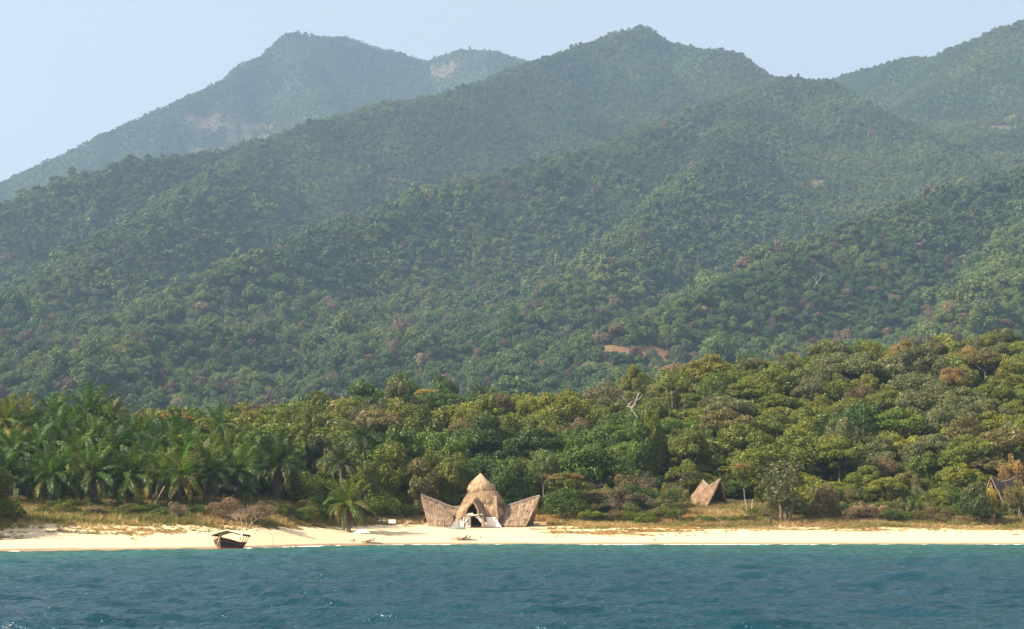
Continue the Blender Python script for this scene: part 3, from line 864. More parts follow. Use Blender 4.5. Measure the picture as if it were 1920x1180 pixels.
    sheet('canvas_curtain', [P(868.5, 968.2, Yc), P(885, 968.8, Yc), P(877, 974, Yc - .1), P(872.5, 981, Yc - .1), P(870.5, 988, Yc), P(868.2, 979, Yc)], M_canvas, t)
    sheet('canvas_curtain', [P(890, 968.8, Yc), P(906, 968.4, Yc), P(907, 988, Yc), P(903.6, 988, Yc), P(902, 980.5, Yc - .1), P(897, 974, Yc - .1)], M_canvas, t)
    sheet('canvas_wall', [P(873, 984, Yc + 1.1), P(879, 972, Yc + 1.1), P(883, 970, Yc + 1.1), P(883, 989, Yc + 1.1), P(873, 989, Yc + 1.1)], M_canvas, t)
    for k, (a0, a1) in enumerate(((907.5, 914), (914.3, 921), (921.3, 929))):
        sheet('canvas_wall', [P(a0, 970, Y0 - 3.1 + .1 * (k % 2)), P(a1, 970, Y0 - 3.2 + .1 * (k % 2)), P(a1, 988.6, Y0 - 3.2), P(a0, 988.6, Y0 - 3.1)], M_canvas, t)
    sheet('canvas_wall', [P(930, 972, Y0 - 3.3), P(940.5, 988.4, Y0 - 3.3), P(929.5, 988.6, Y0 - 3.3)], M_canvas, t)
    sheet('shaded_flap', [P(859.5, 971, Y0 - 3.1), P(859.8, 989, Y0 - 3.2), P(841, 989.5, Y0 - 3.2)], M_shadedcanvas, t)  # tent side in shadow, the shade put into its grey colour
    # plank floor a step above the sand
    mb = MB()
    for k in range(12):
        mb.box((cx - .2, Yf + 0.6 + k * 0.42, z0 - 0.02), (7.2, 0.39, 0.12))
    mb.build('deck', M_pole, t)
build_big_hut()

def build_small_hut():
    t = empty('small_thatched_hut', (0, 0, 0), label='small brown A-frame hut with open end among bushes right of the lodge', cat='hut')
    F = P(1350.5, 897, 360); B = P(1318, 900, 368); D = P(1329, 911, 365.5)
    FL = P(1321, 958, 358.5); FR = P(1365, 948, 362); BL = P(1288, 940, 367); BR = FR + (B - F) + (BL - B) * 0 + Vector((1, 3, 0))
    rd = [F, F.lerp(D, .5) + Vector((0, 0, -.15)), D, B.lerp(D, .5) + Vector((0, 0, -.1)), B]
    w = panel('roof_slope', rd, [FL, FL.lerp(BL, .33) + Vector((0, 0, .1)), FL.lerp(BL, .66), BL], M_thatch3, t, 24, 14, 0.22, 16, -.05, 41, outward=(-.7, -1, .5))
    panel('roof_slope', rd, [FR, FR.lerp(BR, .5), BR], M_thatch3, t, 20, 12, 0.22, 12, 0, 42, outward=(.8, .6, .4))
    mb = MB(); mb.tube([p + Vector((0, 0, .06)) for p in rd], [.1, .13, .15, .13, .1], 7); mb.build('ridge', M_ridge, w)
    mb = MB()
    for a, b in ((F, FL), (F, FR)): mb.bar(a + Vector((0, .1, -.25)), b + Vector((0, .25, -.3)), .08, 6)
    mb.build('gable_pole', M_pole, t)
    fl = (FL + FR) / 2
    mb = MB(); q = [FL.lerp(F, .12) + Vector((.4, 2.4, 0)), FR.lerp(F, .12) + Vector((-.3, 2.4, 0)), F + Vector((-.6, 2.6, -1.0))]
    mb.add([p for p in q] + [p + Vector((0, .12, 0)) for p in q], [(0, 1, 2), (5, 4, 3), (0, 3, 4, 1), (1, 4, 5, 2), (2, 5, 3, 0)]); mb.build('dark_interior', M_dark, t)
build_small_hut()
def build_hidden_hut():
    t = empty('half_hidden_hut', (0, 0, 0), label='brown thatched roof half hidden by dry bush at the far right', cat='hut')
    F = P(1858, 893, 352); B = P(1904, 894, 358); D = P(1878, 905, 355)
    FL = P(1884, 945, 350); BR = P(1903, 948, 356); FB = P(1838, 940, 356)
    rd = [F, F.lerp(D, .5) + Vector((0, 0, -.2)), D, D.lerp(B, .5) + Vector((0, 0, -.2)), B]
    w = panel('roof_slope', rd, [FL, FL.lerp(BR, .5), BR], thatch_mat('dark_old_thatch', (0.20, 0.145, 0.125), (0.16, 0.115, 0.10), (0.10, 0.07, 0.06)), t, 20, 14, 0.22, 16, 0, 51, outward=(.3, -1, .5))
    panel('roof_slope', rd, [FB, FB + Vector((2.5, 3.5, 0)), FB + Vector((5, 7, 0))], M_thatch3, t, 16, 10, 0.22, 8, 0, 52, outward=(-1, .5, .5))
    mb = MB(); mb.tube([p + Vector((0, 0, .06)) for p in rd], [.1, .13, .15, .13, .1], 7); mb.build('ridge', M_ridge, w)
    mb = MB(); mb.bar(F + Vector((0, .1, -.2)), FL + Vector((-.2, .2, -.2)), .09, 6); mb.bar(F + Vector((0, .1, -.2)), FB + Vector((.2, .2, -.2)), .09, 6); mb.build('gable_pole', M_pole, t)
build_hidden_hut()
def build_shelter():
    # low weathered roof glimpsed under the palms
    t = empty('low_shelter', (0, 0, 0), label='low grey shelter roof glimpsed under palms behind the boat', cat='shelter')
    Y = 306
    w = panel('roof_slope', [P(398, 905, Y + 2), P(420, 906.5, Y + 2), P(444, 912, Y + 2)], [P(392, 912, Y - .3), P(416, 913, Y - .4), P(446, 918, Y - .3)], M_ridge, t, 18, 6, .15, 12, 0, 61)
    for px in (400, 420, 440):
        a = P(px, 950, Y); a.z = float(near_ground(a.x, Y)) - .2
        mb = MB(); mb.bar(a, P(px, 911, Y), .07, 6); mb.build('post', M_pole, t)
build_shelter()

# ------------------------------------------------------------------ wooden boat
def build_boat():
    wl = P(428, 1029, 250.5)
    t = empty('wooden_boat', (wl.x + 0.1, 250.5, 0.0), R(-99), label='dark wooden boat with red waterline and cloth canopy, moored by the beach', cat='boat')
    # local: +x forward (bow), y port, built 8 m long; station profiles
    L = 6.9
    xs = np.linspace(-0.5, 0.5, 17)
    def station(x):                      # half beam at rail, rail height, keel depth
        b = 1.85 * (1 - max(0, (x - 0.02) / 0.48) ** 2.9) * (1 - 0.22 * max(0, (-x - 0.1) / 0.4) ** 2)
        rail = 0.98 + 0.85 * max(0, x / 0.5) ** 1.7 + 0.15 * max(0, -x / .5) ** 2
        return max(b, 0.05), rail, -0.45
    secs = []
    for x in xs:
        b, rail, keel = station(x)
        rake = 0.55 * max(0, x / .5) ** 2 - 0.35 * max(0, -x / .5) ** 2
        row = []
        for k, (fy, fz) in enumerate(((0.06, 0), (0.34, 0.10), (0.58, 0.30), (0.76, 0.55), (0.91, 0.82), (1.0, 1.0))):
            z = keel + (rail - keel) * fz
            row.append((x * L + rake * (z + .4) * 0.55, b * fy, z))
        secs.append(row)
    def hull_mb(z_lo, z_hi, off=0.0):
        mb = MB()
        for sg in (1, -1):
            V = [(p[0], sg * (p[1] + off), p[2]) for row in secs for p in row]; k = 6
            F = []
            for i in range(len(secs) - 1):
                for j in range(k - 1):
                    q = (i * k + j, (i + 1) * k + j, (i + 1) * k + j + 1, i * k + j + 1)
                    F.append(q if sg < 0 else q[::-1])
            mb.add(V, F)
        # transom, stem, inner skin
        r = secs[0]
        mb.add([(p[0], p[1], p[2]) for p in r] + [(p[0], -p[1], p[2]) for p in r], [(i, i + 1, i + 7, i + 6) for i in range(5)])
        r = secs[-1]
        mb.add([(p[0], p[1], p[2]) for p in r] + [(p[0], -p[1], p[2]) for p in r], [(i + 6, i + 7, i + 1, i) for i in range(5)])
        return mb
    tt = NT('boat_hull_paint')
    sep = tt.n('SeparateXYZ', ins={'Vector': tt.coord('Object')})
    n = tt.noise(2.5, 5, .65, tt.coord('Object', (0.5, 1, 3)))
    z = tt.math('ADD', sep.outputs[2], tt.math('MULTIPLY', tt.math('SUBTRACT', n, .5), 0.08))
    up = tt.mix(n, (0.030, 0.018, 0.016), (0.100, 0.060, 0.042))
    red = tt.mix(n, (0.42, 0.035, 0.022), (0.60, 0.075, 0.045))
    c = tt.mix(tt.mr(z, 0.52, 0.55, 1, 0), up, red)
    seam = tt.math('PINGPONG', tt.math('MULTIPLY', sep.outputs[2], 4.2), 0.5)
    hullm = tt.princ(c, 0.5, tt.bump(tt.mr(seam, 0, .08, 0, 1), 0.6, 0.03), 0.4)
    mb = hull_mb(0, 1); h = mb.build('hull', hullm, t, smooth=False)
    # inner skin and floor
    mb = MB()
    for sg in (1, -1):
        V = [(p[0] * .985, sg * max(p[1] - 0.08, 0.01), p[2]) for row in secs for p in (row[1], row[3], row[5])]; F = []
        for i in range(len(secs) - 1):
            for j in range(2):
                q = (i * 3 + j, (i + 1) * 3 + j, (i + 1) * 3 + j + 1, i * 3 + j + 1); F.append(q[::-1] if sg < 0 else q)
        mb.add(V, F)
    mb.build('inner_planking', M_pole, t)
    M_or = simple_mat('orange_brown_rail', (0.42, 0.16, 0.05), 0.6, 0.3, 3)
    for sg in (1, -1):
        mb = MB(); mb.tube([(r[5][0], sg * (r[5][1] + .01), r[5][2] + .03) for r in secs], 0.075, 6); mb.build('gunwale', M_or, t)
        mb = MB(); mb.tube([(r[4][0], sg * (r[4][1] + .03), r[4][2]) for r in secs], 0.05, 6); mb.build('rubbing_strake', M_or, t)
    mb = MB(); b = secs[-1]
    mb.tube([(b[0][0] - .1, 0, b[0][2]), (b[2][0] + .06, 0, b[2][2]), (b[4][0] + .08, 0, b[4][2]), (b[5][0] + .12, 0, b[5][2] + .28)], [.1, .1, .11, .12], 6); mb.build('stem_post', M_pole, t)
    mb = MB()
    for x in (-0.34, -0.16, 0.03, 0.2):
        bb, rail, _ = station(x); mb.box((x * L, 0, rail - .38), (0.3, 2 * bb - .2, .06))
    mb.build('bench', M_or, t)
    mb = MB(); mb.box((0.36 * L, 0, station(.36)[1] - .12), (1.5, 1.1, .06)); mb.build('foredeck', M_pole, t)
    # canopy: low gabled cloth on poles, longer than wide
    x0, x1, hw = -0.40 * L, 0.16 * L, 2.3
    zc = 2.12
    nu, nv = 14, 9; V = []
    for i in range(nu):
        u = i / (nu - 1); x = x0 + (x1 - x0) * u
        for j in range(nv):
            v = j / (nv - 1) * 2 - 1
            V.append((x, v * hw * (1 + .02 * math.sin(i * 2.1)), zc + 0.62 * (1 - abs(v) ** 1.15) - 0.07 * math.sin(u * math.pi * 4) ** 2 * (1 - v * v) + (0.22 * u if True else 0)))
    n_ = nu * nv; F = []
    for i in range(nu - 1):
        for j in range(nv - 1):
            q = (i * nv + j, (i + 1) * nv + j, (i + 1) * nv + j + 1, i * nv + j + 1); F.append(q); F.append(tuple(k + n_ for k in q[::-1]))
    mb = MB(); mb.add(V + [(a, b2, c2 - .05) for a, b2, c2 in V], F)
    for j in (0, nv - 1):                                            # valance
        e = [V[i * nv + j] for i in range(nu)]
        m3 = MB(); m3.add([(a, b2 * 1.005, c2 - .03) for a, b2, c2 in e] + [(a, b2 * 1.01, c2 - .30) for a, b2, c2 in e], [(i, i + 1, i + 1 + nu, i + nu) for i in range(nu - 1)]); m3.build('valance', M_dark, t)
    for i in (0, nu - 1):
        e = [V[i * nv + j] for j in range(nv)]
        mb.add(e + [(a, b2, c2 - .2) for a, b2, c2 in e], [(k, k + 1, k + 1 + nv, k + nv) for k in range(nv - 1)])
    mb.build('canopy', simple_mat('canopy_cloth', (0.66, 0.60, 0.46), 0.85, 0.12, 1.5), t)
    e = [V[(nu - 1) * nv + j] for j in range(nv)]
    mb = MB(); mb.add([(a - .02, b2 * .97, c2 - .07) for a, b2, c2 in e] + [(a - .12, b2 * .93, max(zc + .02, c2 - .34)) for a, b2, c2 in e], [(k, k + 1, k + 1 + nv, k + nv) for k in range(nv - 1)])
    mb.build('underside_shade', M_dark, t)  # dark sheet standing in for the shaded underside of the canopy
    for x in (-0.39, -0.20, -0.02, 0.15):
        for sg in (1, -1):
            bb, rail, _ = station(x); u = (x * L - x0) / (x1 - x0)
            mb = MB(); mb.bar((x * L, sg * bb, rail - .1), (x * L, sg * hw * .97, zc + .22 * u), .045, 6); mb.build('canopy_pole', M_or, t)
    mb = MB(); mb.tube([(x0, 0, zc + .52), (x1, 0, zc + .74)], .05, 6); mb.build('ridge_pole', M_pole, t)
    mb = MB(); mb.bar(Vector((b[5][0] + .1, 0, 1.9)), Vector((b[5][0] + 3.8, .5, -.3)), .025, 4); mb.build('mooring_rope', M_log, t)
build_boat()

# ------------------------------------------------------------------ beach furniture
M_uw = leaf_mat('white_parasol_cloth', 'object', 0.12, (1, 1, 1), 0.02)
def parasol(px, py, Y, w, h, colr, label):
    b = P(px, py, Y); z = float(near_ground(b.x, Y))
    t = empty('parasol', (b.x, Y, z), label=label, cat='parasol', group='parasols on the beach')
    mb = MB(); mb.tube([(0, 0, -.3), (0, 0, h - .08)], .035, 7); mb.build('pole', M_pole, t)
    n = 8
    for k in range(n):
        a0, a1 = 2 * math.pi * k / n, 2 * math.pi * (k + 1) / n
        mb = MB(); am = (a0 + a1) / 2
        r = w / 2
        V = [(0, 0, h)] + [(math.cos(a) * r * .5, math.sin(a) * r * .5, h - .24) for a in (a0, am, a1)] + [(math.cos(a) * r * (1 if a != am else .96), math.sin(a) * r * (1 if a != am else .96), h - .56) for a in (a0, am, a1)]
        V += [(p[0] * .99, p[1] * .99, p[2] - .14) for p in V[4:7]]
        mb.add(V, [(0, 1, 2), (0, 2, 3), (1, 4, 5, 2), (2, 5, 6, 3), (4, 7, 8, 5), (5, 8, 9, 6)])
        mb.build('canopy_panel', M_uw, t, color=colr)
    for k in range(n):
        a = 2 * math.pi * k / n
        mb = MB(); mb.bar((0, 0, h - .75), (math.cos(a) * w * .25, math.sin(a) * w * .25, h - .3), .012, 3); mb.build('rib', M_pole, t)
    mb = MB(); mb.tube([(0, 0, h - .02), (0, 0, h + .1)], [.04, .015], 6); mb.build('finial', M_pole, t)
    return t
parasol(678.5, 1014, 297.5, 3.0, 2.25, (0.78, 0.76, 0.72), 'white parasol on the beach right of the boat')
parasol(857, 1012, 308, 3.3, 2.6, (0.24, 0.30, 0.26), 'grey-green parasol in front of the big lodge')

def lounger_parts(t, mat_c, mat_f, back=0.75):
    mb = MB()
    for sg in (-1, 1): mb.bar((-.95, sg * .3, .28), (.95, sg * .3, .28), .035, 5)
    for x in (-.95, 0, .95): mb.bar((x, -.3, .28), (x, .3, .28), .03, 5)
    mb.build('frame', mat_f, t)
    for x in (-.8, .75):
        for sg in (-1, 1):
            mb = MB(); mb.bar((x, sg * .3, .28), (x, sg * .3, -.05), .035, 5); mb.build('leg', mat_f, t)
    mb = MB(); mb.box((-.3, 0, .34), (1.3, .58, .08)); mb.build('seat', mat_c, t)
    M = Matrix.Rotation(-back, 3, 'Y')
    mb = MB(); mb.box((.35 + .36 * math.cos(back), 0, .34 + .36 * math.sin(back)), (.8, .58, .08), M); mb.build('backrest', mat_c, t)
def lounger(px, py, Y, rz, label, mats, back=.75, sc_=1.0):
    b = P(px, py, Y); z = float(near_ground(b.x, Y))
    t = empty('sun_lounger', (b.x, Y, z), rz, label=label, cat='sun lounger', group='sun loungers on the sand')
    t.scale = (sc_ * .85,) * 3
    lounger_parts(t, mats[0], mats[1], back)
dk = (M_dark, M_dark); rd_ = (simple_mat('red_brown_wood', (0.16, 0.065, 0.035), .7, .3, 3),) * 2
lounger(661, 1013, 298, R(60), 'small reddish lounger left of the white parasol', rd_, .5, .8)
lounger(687.5, 1013, 297, R(25), 'dark sun lounger just right of the white parasol', dk)
lounger(694.5, 1012.5, 299, R(20), 'dark sun lounger farther right of the white parasol', dk)
lounger(853.5, 1012.5, 308, R(25), 'reddish sun lounger left of the green parasol pole', rd_, .6, .9)
lounger(866, 1012.5, 307.5, R(20), 'dark sun lounger right of the green parasol pole', dk)
lounger(869.5, 1012, 309.5, R(20), 'dark sun lounger behind its neighbour right of the green parasol', dk)
lounger(875.5, 1012, 309, R(20), 'dark lounger at the end of the row by the green parasol', dk)
def small_table(px, py, Y, label, w=.45, h=.4, mat=M_log):
    b = P(px, py, Y); z = float(near_ground(b.x, Y))
    t = empty('side_table', (b.x, Y, z), 0.4, label=label, cat='table')
    mb = MB(); mb.box((0, 0, h), (w, w, .04)); mb.build('tabletop', mat, t)
    for a in (-1, 1):
        for b_ in (-1, 1):
            mb = MB(); mb.bar((a * w * .42, b_ * w * .42, -.05), (a * w * .42, b_ * w * .42, h), .025, 4); mb.build('leg', M_pole, t)
small_table(859.5, 1013, 307, 'small pale table between loungers under the green parasol')
def deck_chair(px, py, Y, rz, label, cloth, w=.6, ang=0.9, Lb=1.25):
    b = P(px, py, Y); z = float(near_ground(b.x, Y))
    t = empty('deck_chair', (b.x, Y, z), rz, label=label, cat='deck chair', group='canvas chairs beside the lodge')
    mb = MB()
    for sg in (-1, 1):
        mb.bar((-.55, sg * w / 2, .0), (.55, sg * w / 2, Lb * .9), .03, 5); mb.bar((.5, sg * w / 2, -.05), (-.5, sg * w / 2, .42), .03, 5)
    mb.bar((-.5, -w / 2, .42), (-.5, w / 2, .42), .03, 5); mb.bar((.55, -w / 2, Lb * .9), (.55, w / 2, Lb * .9), .03, 5)
    mb.build('frame', M_pole, t)
    V = []
    for i in range(8):
        u = i / 7; x = -.5 + 1.05 * u; zz = .42 + (Lb * .9 - .42) * u - .22 * math.sin(u * math.pi)
        for sg in (-1, 1): V.append((x, sg * w * .46, zz))
    mb = MB(); mb.add(V + [(a, b2, c + .02) for a, b2, c in V], [q for i in range(7) for q in ((2 * i, 2 * i + 1, 2 * i + 3, 2 * i + 2), (2 * i + 18, 2 * i + 19, 2 * i + 17, 2 * i + 16))])
    mb.build('canvas_seat', cloth, t)
deck_chair(759, 989.5, 330, R(15), 'left one of two white deck chairs leaning back near the left wing', M_canvas)
deck_chair(764, 989.5, 331, R(15), 'right one of two white deck chairs leaning back near the left wing', M_canvas)
def screen_chair(px, py, Y, label, w, h, z_lo):
    b = P(px, py, Y); z = float(near_ground(b.x, Y))
    t = empty('canvas_bench', (b.x, Y, z), 0, label=label, cat='bench')
    mb = MB()
    for sg in (-1, 1):
        mb.bar((sg * w / 2, 0, -.1), (sg * w / 2, -.1, h), .035, 5); mb.bar((sg * w / 2, .6, -.1), (sg * w / 2, 0, .5), .03, 5)
    mb.bar((-w / 2, -.05, z_lo), (w / 2, -.05, z_lo), .035, 5); mb.bar((-w / 2, -.1, h), (w / 2, -.1, h), .03, 5)
    mb.build('frame', M_pole, t)
    mb = MB(); mb.box((0, -.1, (h + z_lo) / 2 + .02), (w, .04, h - z_lo)); mb.build('backrest', M_canvas, t)
    mb = MB(); mb.box((0, .33, .42), (w, .6, .05)); mb.build('seat', M_canvas, t)
screen_chair(735, 990, 330.5, 'wide white canvas bench seen from behind, left of the lodge', 1.35, 1.15, .4)
screen_chair(719.5, 990, 330.5, 'small pale canvas seat left of the wide white bench', .55, .95, .72)
screen_chair(711.5, 989.5, 331.5, 'smallest pale canvas seat at the left end by the young palm', .35, .9, .62)
def dining_chair(px, py, Y, rz, label):
    b = P(px, py, Y); z = float(near_ground(b.x, Y))
    t = empty('wooden_chair', (b.x, Y, z), rz, label=label, cat='chair', group='dark chairs under the left wing')
    for a in (-1, 1):
        mb = MB(); mb.bar((-.22, a * .22, -.05), (-.22, a * .22, .45), .03, 4); mb.build('leg', M_dark, t)
        mb = MB(); mb.bar((.22, a * .22, -.05), (.3, a * .22, 1.0), .03, 4); mb.build('leg', M_dark, t)
    mb = MB(); mb.box((0, 0, .45), (.5, .5, .05)); mb.build('seat', M_dark, t)
    mb = MB(); mb.box((.27, 0, .82), (.05, .48, .3)); mb.build('backrest', M_dark, t)
dining_chair(822, 990, 330.6, R(185), 'leftmost dark wooden chair in front of the left wing')
dining_chair(831, 989.5, 331, R(10), 'second dark wooden chair in front of the left wing')
dining_chair(836.5, 989.8, 330.5, R(170), 'third dark wooden chair in front of the left wing')
dining_chair(845, 989.5, 330.8, R(20), 'dark wooden chair next to the shaded tent flap')
small_table(840.5, 989.8, 330.2, 'dark low table between the chairs in front of the left wing', .7, .5, M_dark)

def stake(px, py, Y, h, label, dx=0):
    b = P(px, py, Y); z = float(near_ground(b.x, Y)); mb = MB(); mb.tube([(0, 0, -.4), (dx * .5, 0, h * .5), (dx, 0, h)], [.04, .035, .025], 6)
    o = mb.build('wooden_stake', M_pole, None, loc=(b.x, Y, z)); tag(o, label, 'stake', 'stakes standing in the sand')
stake(253, 1022, 247, 1.5, 'thin leaning wooden stake in sand left of the boat', .25)
stake(511, 1020, 268, 1.75, 'upright wooden stake in sand right of the boat', .1)
stake(1274, 982, 337, 3.6, 'thin pale pole before bushes left of the small hut')
def driftwood(px, py, Y, label, L=.8):
    b = P(px, py, Y); z = float(near_ground(b.x, Y)); mb = MB(); mb.tube([(-L / 2, 0, .05), (0, .05, .12), (L / 2, -.05, .06)], [.06, .09, .04], 6); mb.tube([(0, 0, .1), (.15, 0, .3)], [.05, .02], 5)
    o = mb.build('driftwood', M_dark, None, loc=(b.x, Y, z)); tag(o, label, 'driftwood', 'driftwood on the sand')
driftwood(1228, 1014.5, 309, 'piece of dark driftwood on bare sand right of the lodge')
driftwood(1905, 1006, 318, 'piece of driftwood on sand at the far right', 1.6)
driftwood(901, 1009.5, 313, 'small stick lying on sand below the lodge', .5)
# two small dark birds on the sand
def bird(px, py, Y, rz, label):
    b = P(px, py, Y); z = float(near_ground(b.x, Y))
    mb = MB(); mb.tube([(-.28, 0, .3), (-.15, 0, .32), (0, 0, .34), (.14, 0, .36), (.2, 0, .44), (.24, 0, .54), (.3, 0, .55), (.38, 0, .53)], [.02, .08, .12, .09, .05, .05, .045, .01], 8)
    t = empty('bird', (b.x, Y, z), rz, label=label, cat='bird', group='dark birds on the left sand')
    mb.build('body', M_dark, t, smooth=True)
    for sg in (-1, 1):
        m2 = MB(); m2.bar((0, sg * .05, .3), (.02, sg * .05, -.02), .012, 4); m2.build('leg', M_dark, t)
bird(50.5, 993.5, 268, R(150), 'left one of two dark birds on sand below the palms')
bird(54, 993, 268.6, R(10), 'right one of two dark birds on sand below the palms')

# ------------------------------------------------------------------ foam at the water's edge
def foam():
    g = np.random.RandomState(3)
    A = []
    for (p0, p1, dens, wd) in ((2, 24, .9, .8), (440, 560, .25, .5), (560, 640, .5, .7), (700, 835, 1.0, 1.1), (835, 905, .5, .8), (905, 975, 1.0, 1.1), (975, 1030, .55, .7), (1030, 1080, .9, .9), (1080, 1240, .25, .5), (1240, 1370, .6, .7), (1370, 1500, .85, .9), (1500, 1640, .25, .6), (1640, 1760, .5, .7), (1820, 1900, .95, 1.0)):
        X0 = (p0 - 960) / FPX * float(shore_y((p0 - 960) / FPX * 290)); X1 = (p1 - 960) / FPX * float(shore_y((p1 - 960) / FPX * 290))
        n = int((X1 - X0) * 24 * dens)
        x = g.uniform(X0, X1, n); off = -0.6 - 2.2 * fbm(x / 2.5, x * 0, 8, 3) + g.normal(0, .22, n) * wd
        y = shore_y(x) + off
        r = g.uniform(.05, .22, n) * (0.6 + 0.8 * fbm(x / 1.5, x * 0, 19, 2))
        zz = 0.05 + g.uniform(0, .07, n)
        for i in range(n):
            a = g.rand() * 6.28
            A.append([(x[i] - r[i] * 2.2, y[i], zz[i]), (x[i], y[i] - r[i] * .7, zz[i] - .05), (x[i] + r[i] * 2.2, y[i], zz[i]), (x[i], y[i] + r[i] * .7, zz[i] + .09)])
    mb = MB(); mb.quads(np.array(A))
    t = NT('foam'); o = mb.build('foam', t.princ((0.82, 0.84, 0.84), 0.9, None, .3)); tag(o, 'broken line of white foam where waves meet the sand', kind='stuff')
foam()
# ------------------------------------------------------------------ palms
def frond_mesh(name, L, curve, droop, seed, nl=46, leaf=1.0, mat=None, w=0.15):
    """one feather leaf along +x: rachis bending down by 'curve', leaflets hanging by 'droop'"""
    g = np.random.RandomState(seed)
    s = np.linspace(0, 1, 14)
    ang = 0.15 - curve * s ** 1.5
    pts = np.zeros((14, 3))
    for i in range(1, 14):
        pts[i] = pts[i - 1] + np.array([math.cos(ang[i]), 0, math.sin(ang[i])]) * L / 13
    mb = MB(); mb.tube([tuple(p) for p in pts], list(np.linspace(.07, .012, 14)), 3, False)
    u = np.linspace(0.12, 1.0, nl)
    for sg in (1, -1):
        uu = np.clip(u + g.normal(0, .008, nl), 0.1, 1)
        B = np.stack([np.interp(uu, s, pts[:, k]) for k in range(3)], 1)
        an = np.interp(uu, s, ang)
        T = np.stack([np.cos(an), 0 * an, np.sin(an)], 1); S = np.tile([0, sg, 0], (nl, 1)); U = np.cross(T, S) * sg
        ln = leaf * np.sin(np.clip(uu * 1.02, 0, 1) * math.pi * 0.86 + 0.28) ** 0.7 * g.uniform(.85, 1.15, nl)
        up = g.normal(0.05, .35, nl)
        D = T * 0.55 + S * 0.85 + U * up[:, None]; D /= np.linalg.norm(D, axis=1, keepdims=True)
        mid = B + D * (ln * .5)[:, None]
        D2 = D + np.array([0, 0, -1.0]) * (droop * g.uniform(.6, 1.4, nl))[:, None]; D2 /= np.linalg.norm(D2, axis=1, keepdims=True)
        tip = mid + D2 * (ln * .55)[:, None]
        W = T * w * .5
        mb.quads(np.stack([B - W * .6, B + W * .6, mid + W, mid - W], 1)); mb.tris(np.stack([mid - W, mid + W, tip], 1))
    return mb.mesh(name, mat or M_palm)
FR = {'up': [frond_mesh('frond', 5.6, 0.55, 0.5, 501), frond_mesh('frond', 5.4, 0.8, 0.6, 502)],
      'mid': [frond_mesh('frond', 5.6, 1.35, 0.9, 503), frond_mesh('frond', 5.3, 1.6, 1.0, 504)],
      'low': [frond_mesh('frond', 5.2, 1.9, 1.4, 505), frond_mesh('frond', 5.0, 1.5, 1.5, 506)],
      'dead': [frond_mesh('dead_frond', 4.6, 1.1, 2.2, 507, 22, .7, M_dead, .12), frond_mesh('dead_frond', 4.2, .8, 2.5, 508, 20, .6, M_dead, .12)]}
def frond_set(n, g, dead=0, spread=1.0):
    out = []
    for i in range(n):
        q = (i + .5) / n
        el = R(84) - q ** 0.8 * R(112) * spread
        a = i * 2.39996 + g.uniform(-.25, .25)
        kind = 'up' if q < .35 else ('mid' if q < .72 else 'low')
        out.append((g.choice(FR[kind]), a, el + g.uniform(-.12, .12), g.uniform(.88, 1.1), kind))
    for i in range(dead):
        out.append((g.choice(FR['dead']), g.uniform(0, 6.28), R(-62) + g.uniform(-.25, .2), g.uniform(.8, 1.15), 'dead'))
    return out
def crown_combo(seed, n=30, dead=0):
    g = random.Random(seed); V = []; F = []; k = 0
    for me, a, el, s, kind in frond_set(n, g, dead):
        if kind == 'dead': continue
        M = Matrix.Rotation(a, 4, 'Z') @ Matrix.Rotation(-el, 4, 'Y') @ Matrix.Rotation(g.uniform(-.4, .4), 4, 'X') @ Matrix.Diagonal((s, s, s, 1))
        co = np.empty(len(me.vertices) * 3); me.vertices.foreach_get('co', co); co = co.reshape(-1, 3)
        co = co @ np.array(M.to_3x3()).T
        V.append(co); F += [[i + k for i in p.vertices] for p in me.polygons]; k += len(co)
    m = bpy.data.meshes.new('palm_crown'); m.from_pydata(np.concatenate(V).tolist(), [], F); m.materials.append(M_palm)
    return m
COMBO = [crown_combo(600 + i) for i in range(3)]
PALM_COL = [(0.075, 0.140, 0.024), (0.098, 0.155, 0.024), (0.052, 0.105, 0.024), (0.130, 0.175, 0.028), (0.070, 0.130, 0.034)]
tree_jobs = []
def palm(px, pyc, Y, label, group, nf=28, dead=8, scale=1.0, detail=True, colr=None, lean=0.0, name='palm_tree', spread=1.0, rt=1.0):
    """pyc: pixel row of the crown's heart"""
    g = random.Random(int(px * 7 + pyc)); c = P(px, pyc, Y); zg = float(land(np.array([c.x]), np.array([float(Y)]))[0])
    h = max(c.z - zg, .5)
    t = empty(name, (c.x, Y, zg), label=label, cat='palm tree', group=group)
    cc = colr or g.choice(PALM_COL)
    mb = MB(); r = .26 * scale * rt
    tp = [(-lean * (1 - u) ** 2 * h * .5, 0, u * (h + .3) - .5 * (1 - u)) for u in np.linspace(0, 1, 7)]
    mb.tube(tp, [r * 1.3, r, r * .95, r * .95, r, r * 1.25, r * 1.3], 9); mb.build('trunk', M_palmtrunk, t)
    if detail:
        for me, a, el, s, kind in frond_set(nf, g, dead, spread):
            s *= scale
            k = tuple(x * g.uniform(.8, 1.25) for x in cc)
            if kind == 'low' and g.random() < .35: k = (k[0] * 1.9, k[1] * 1.35, k[2] * .8)
            if kind == 'dead': k = tuple(x * g.uniform(.7, 1.2) for x in (0.155, 0.115, 0.095))
            M = Matrix.Rotation(a, 4, 'Z') @ Matrix.Rotation(-el, 4, 'Y') @ Matrix.Rotation(g.uniform(-.4, .4), 4, 'X')
            o = link('dead_frond' if kind == 'dead' else 'frond', me, t, loc=(0, 0, h - (.25 if kind == 'dead' else 0)), color=k)
            o.rotation_euler = M.to_euler(); o.scale = (s, s, s)
    else:
        o = link('crown', g.choice(COMBO), t, loc=(0, 0, h), rot=(0, 0, g.uniform(0, 6.28)), scale=(scale,) * 3, color=cc)
    return t
GP = 'oil palms in the grove at the left'
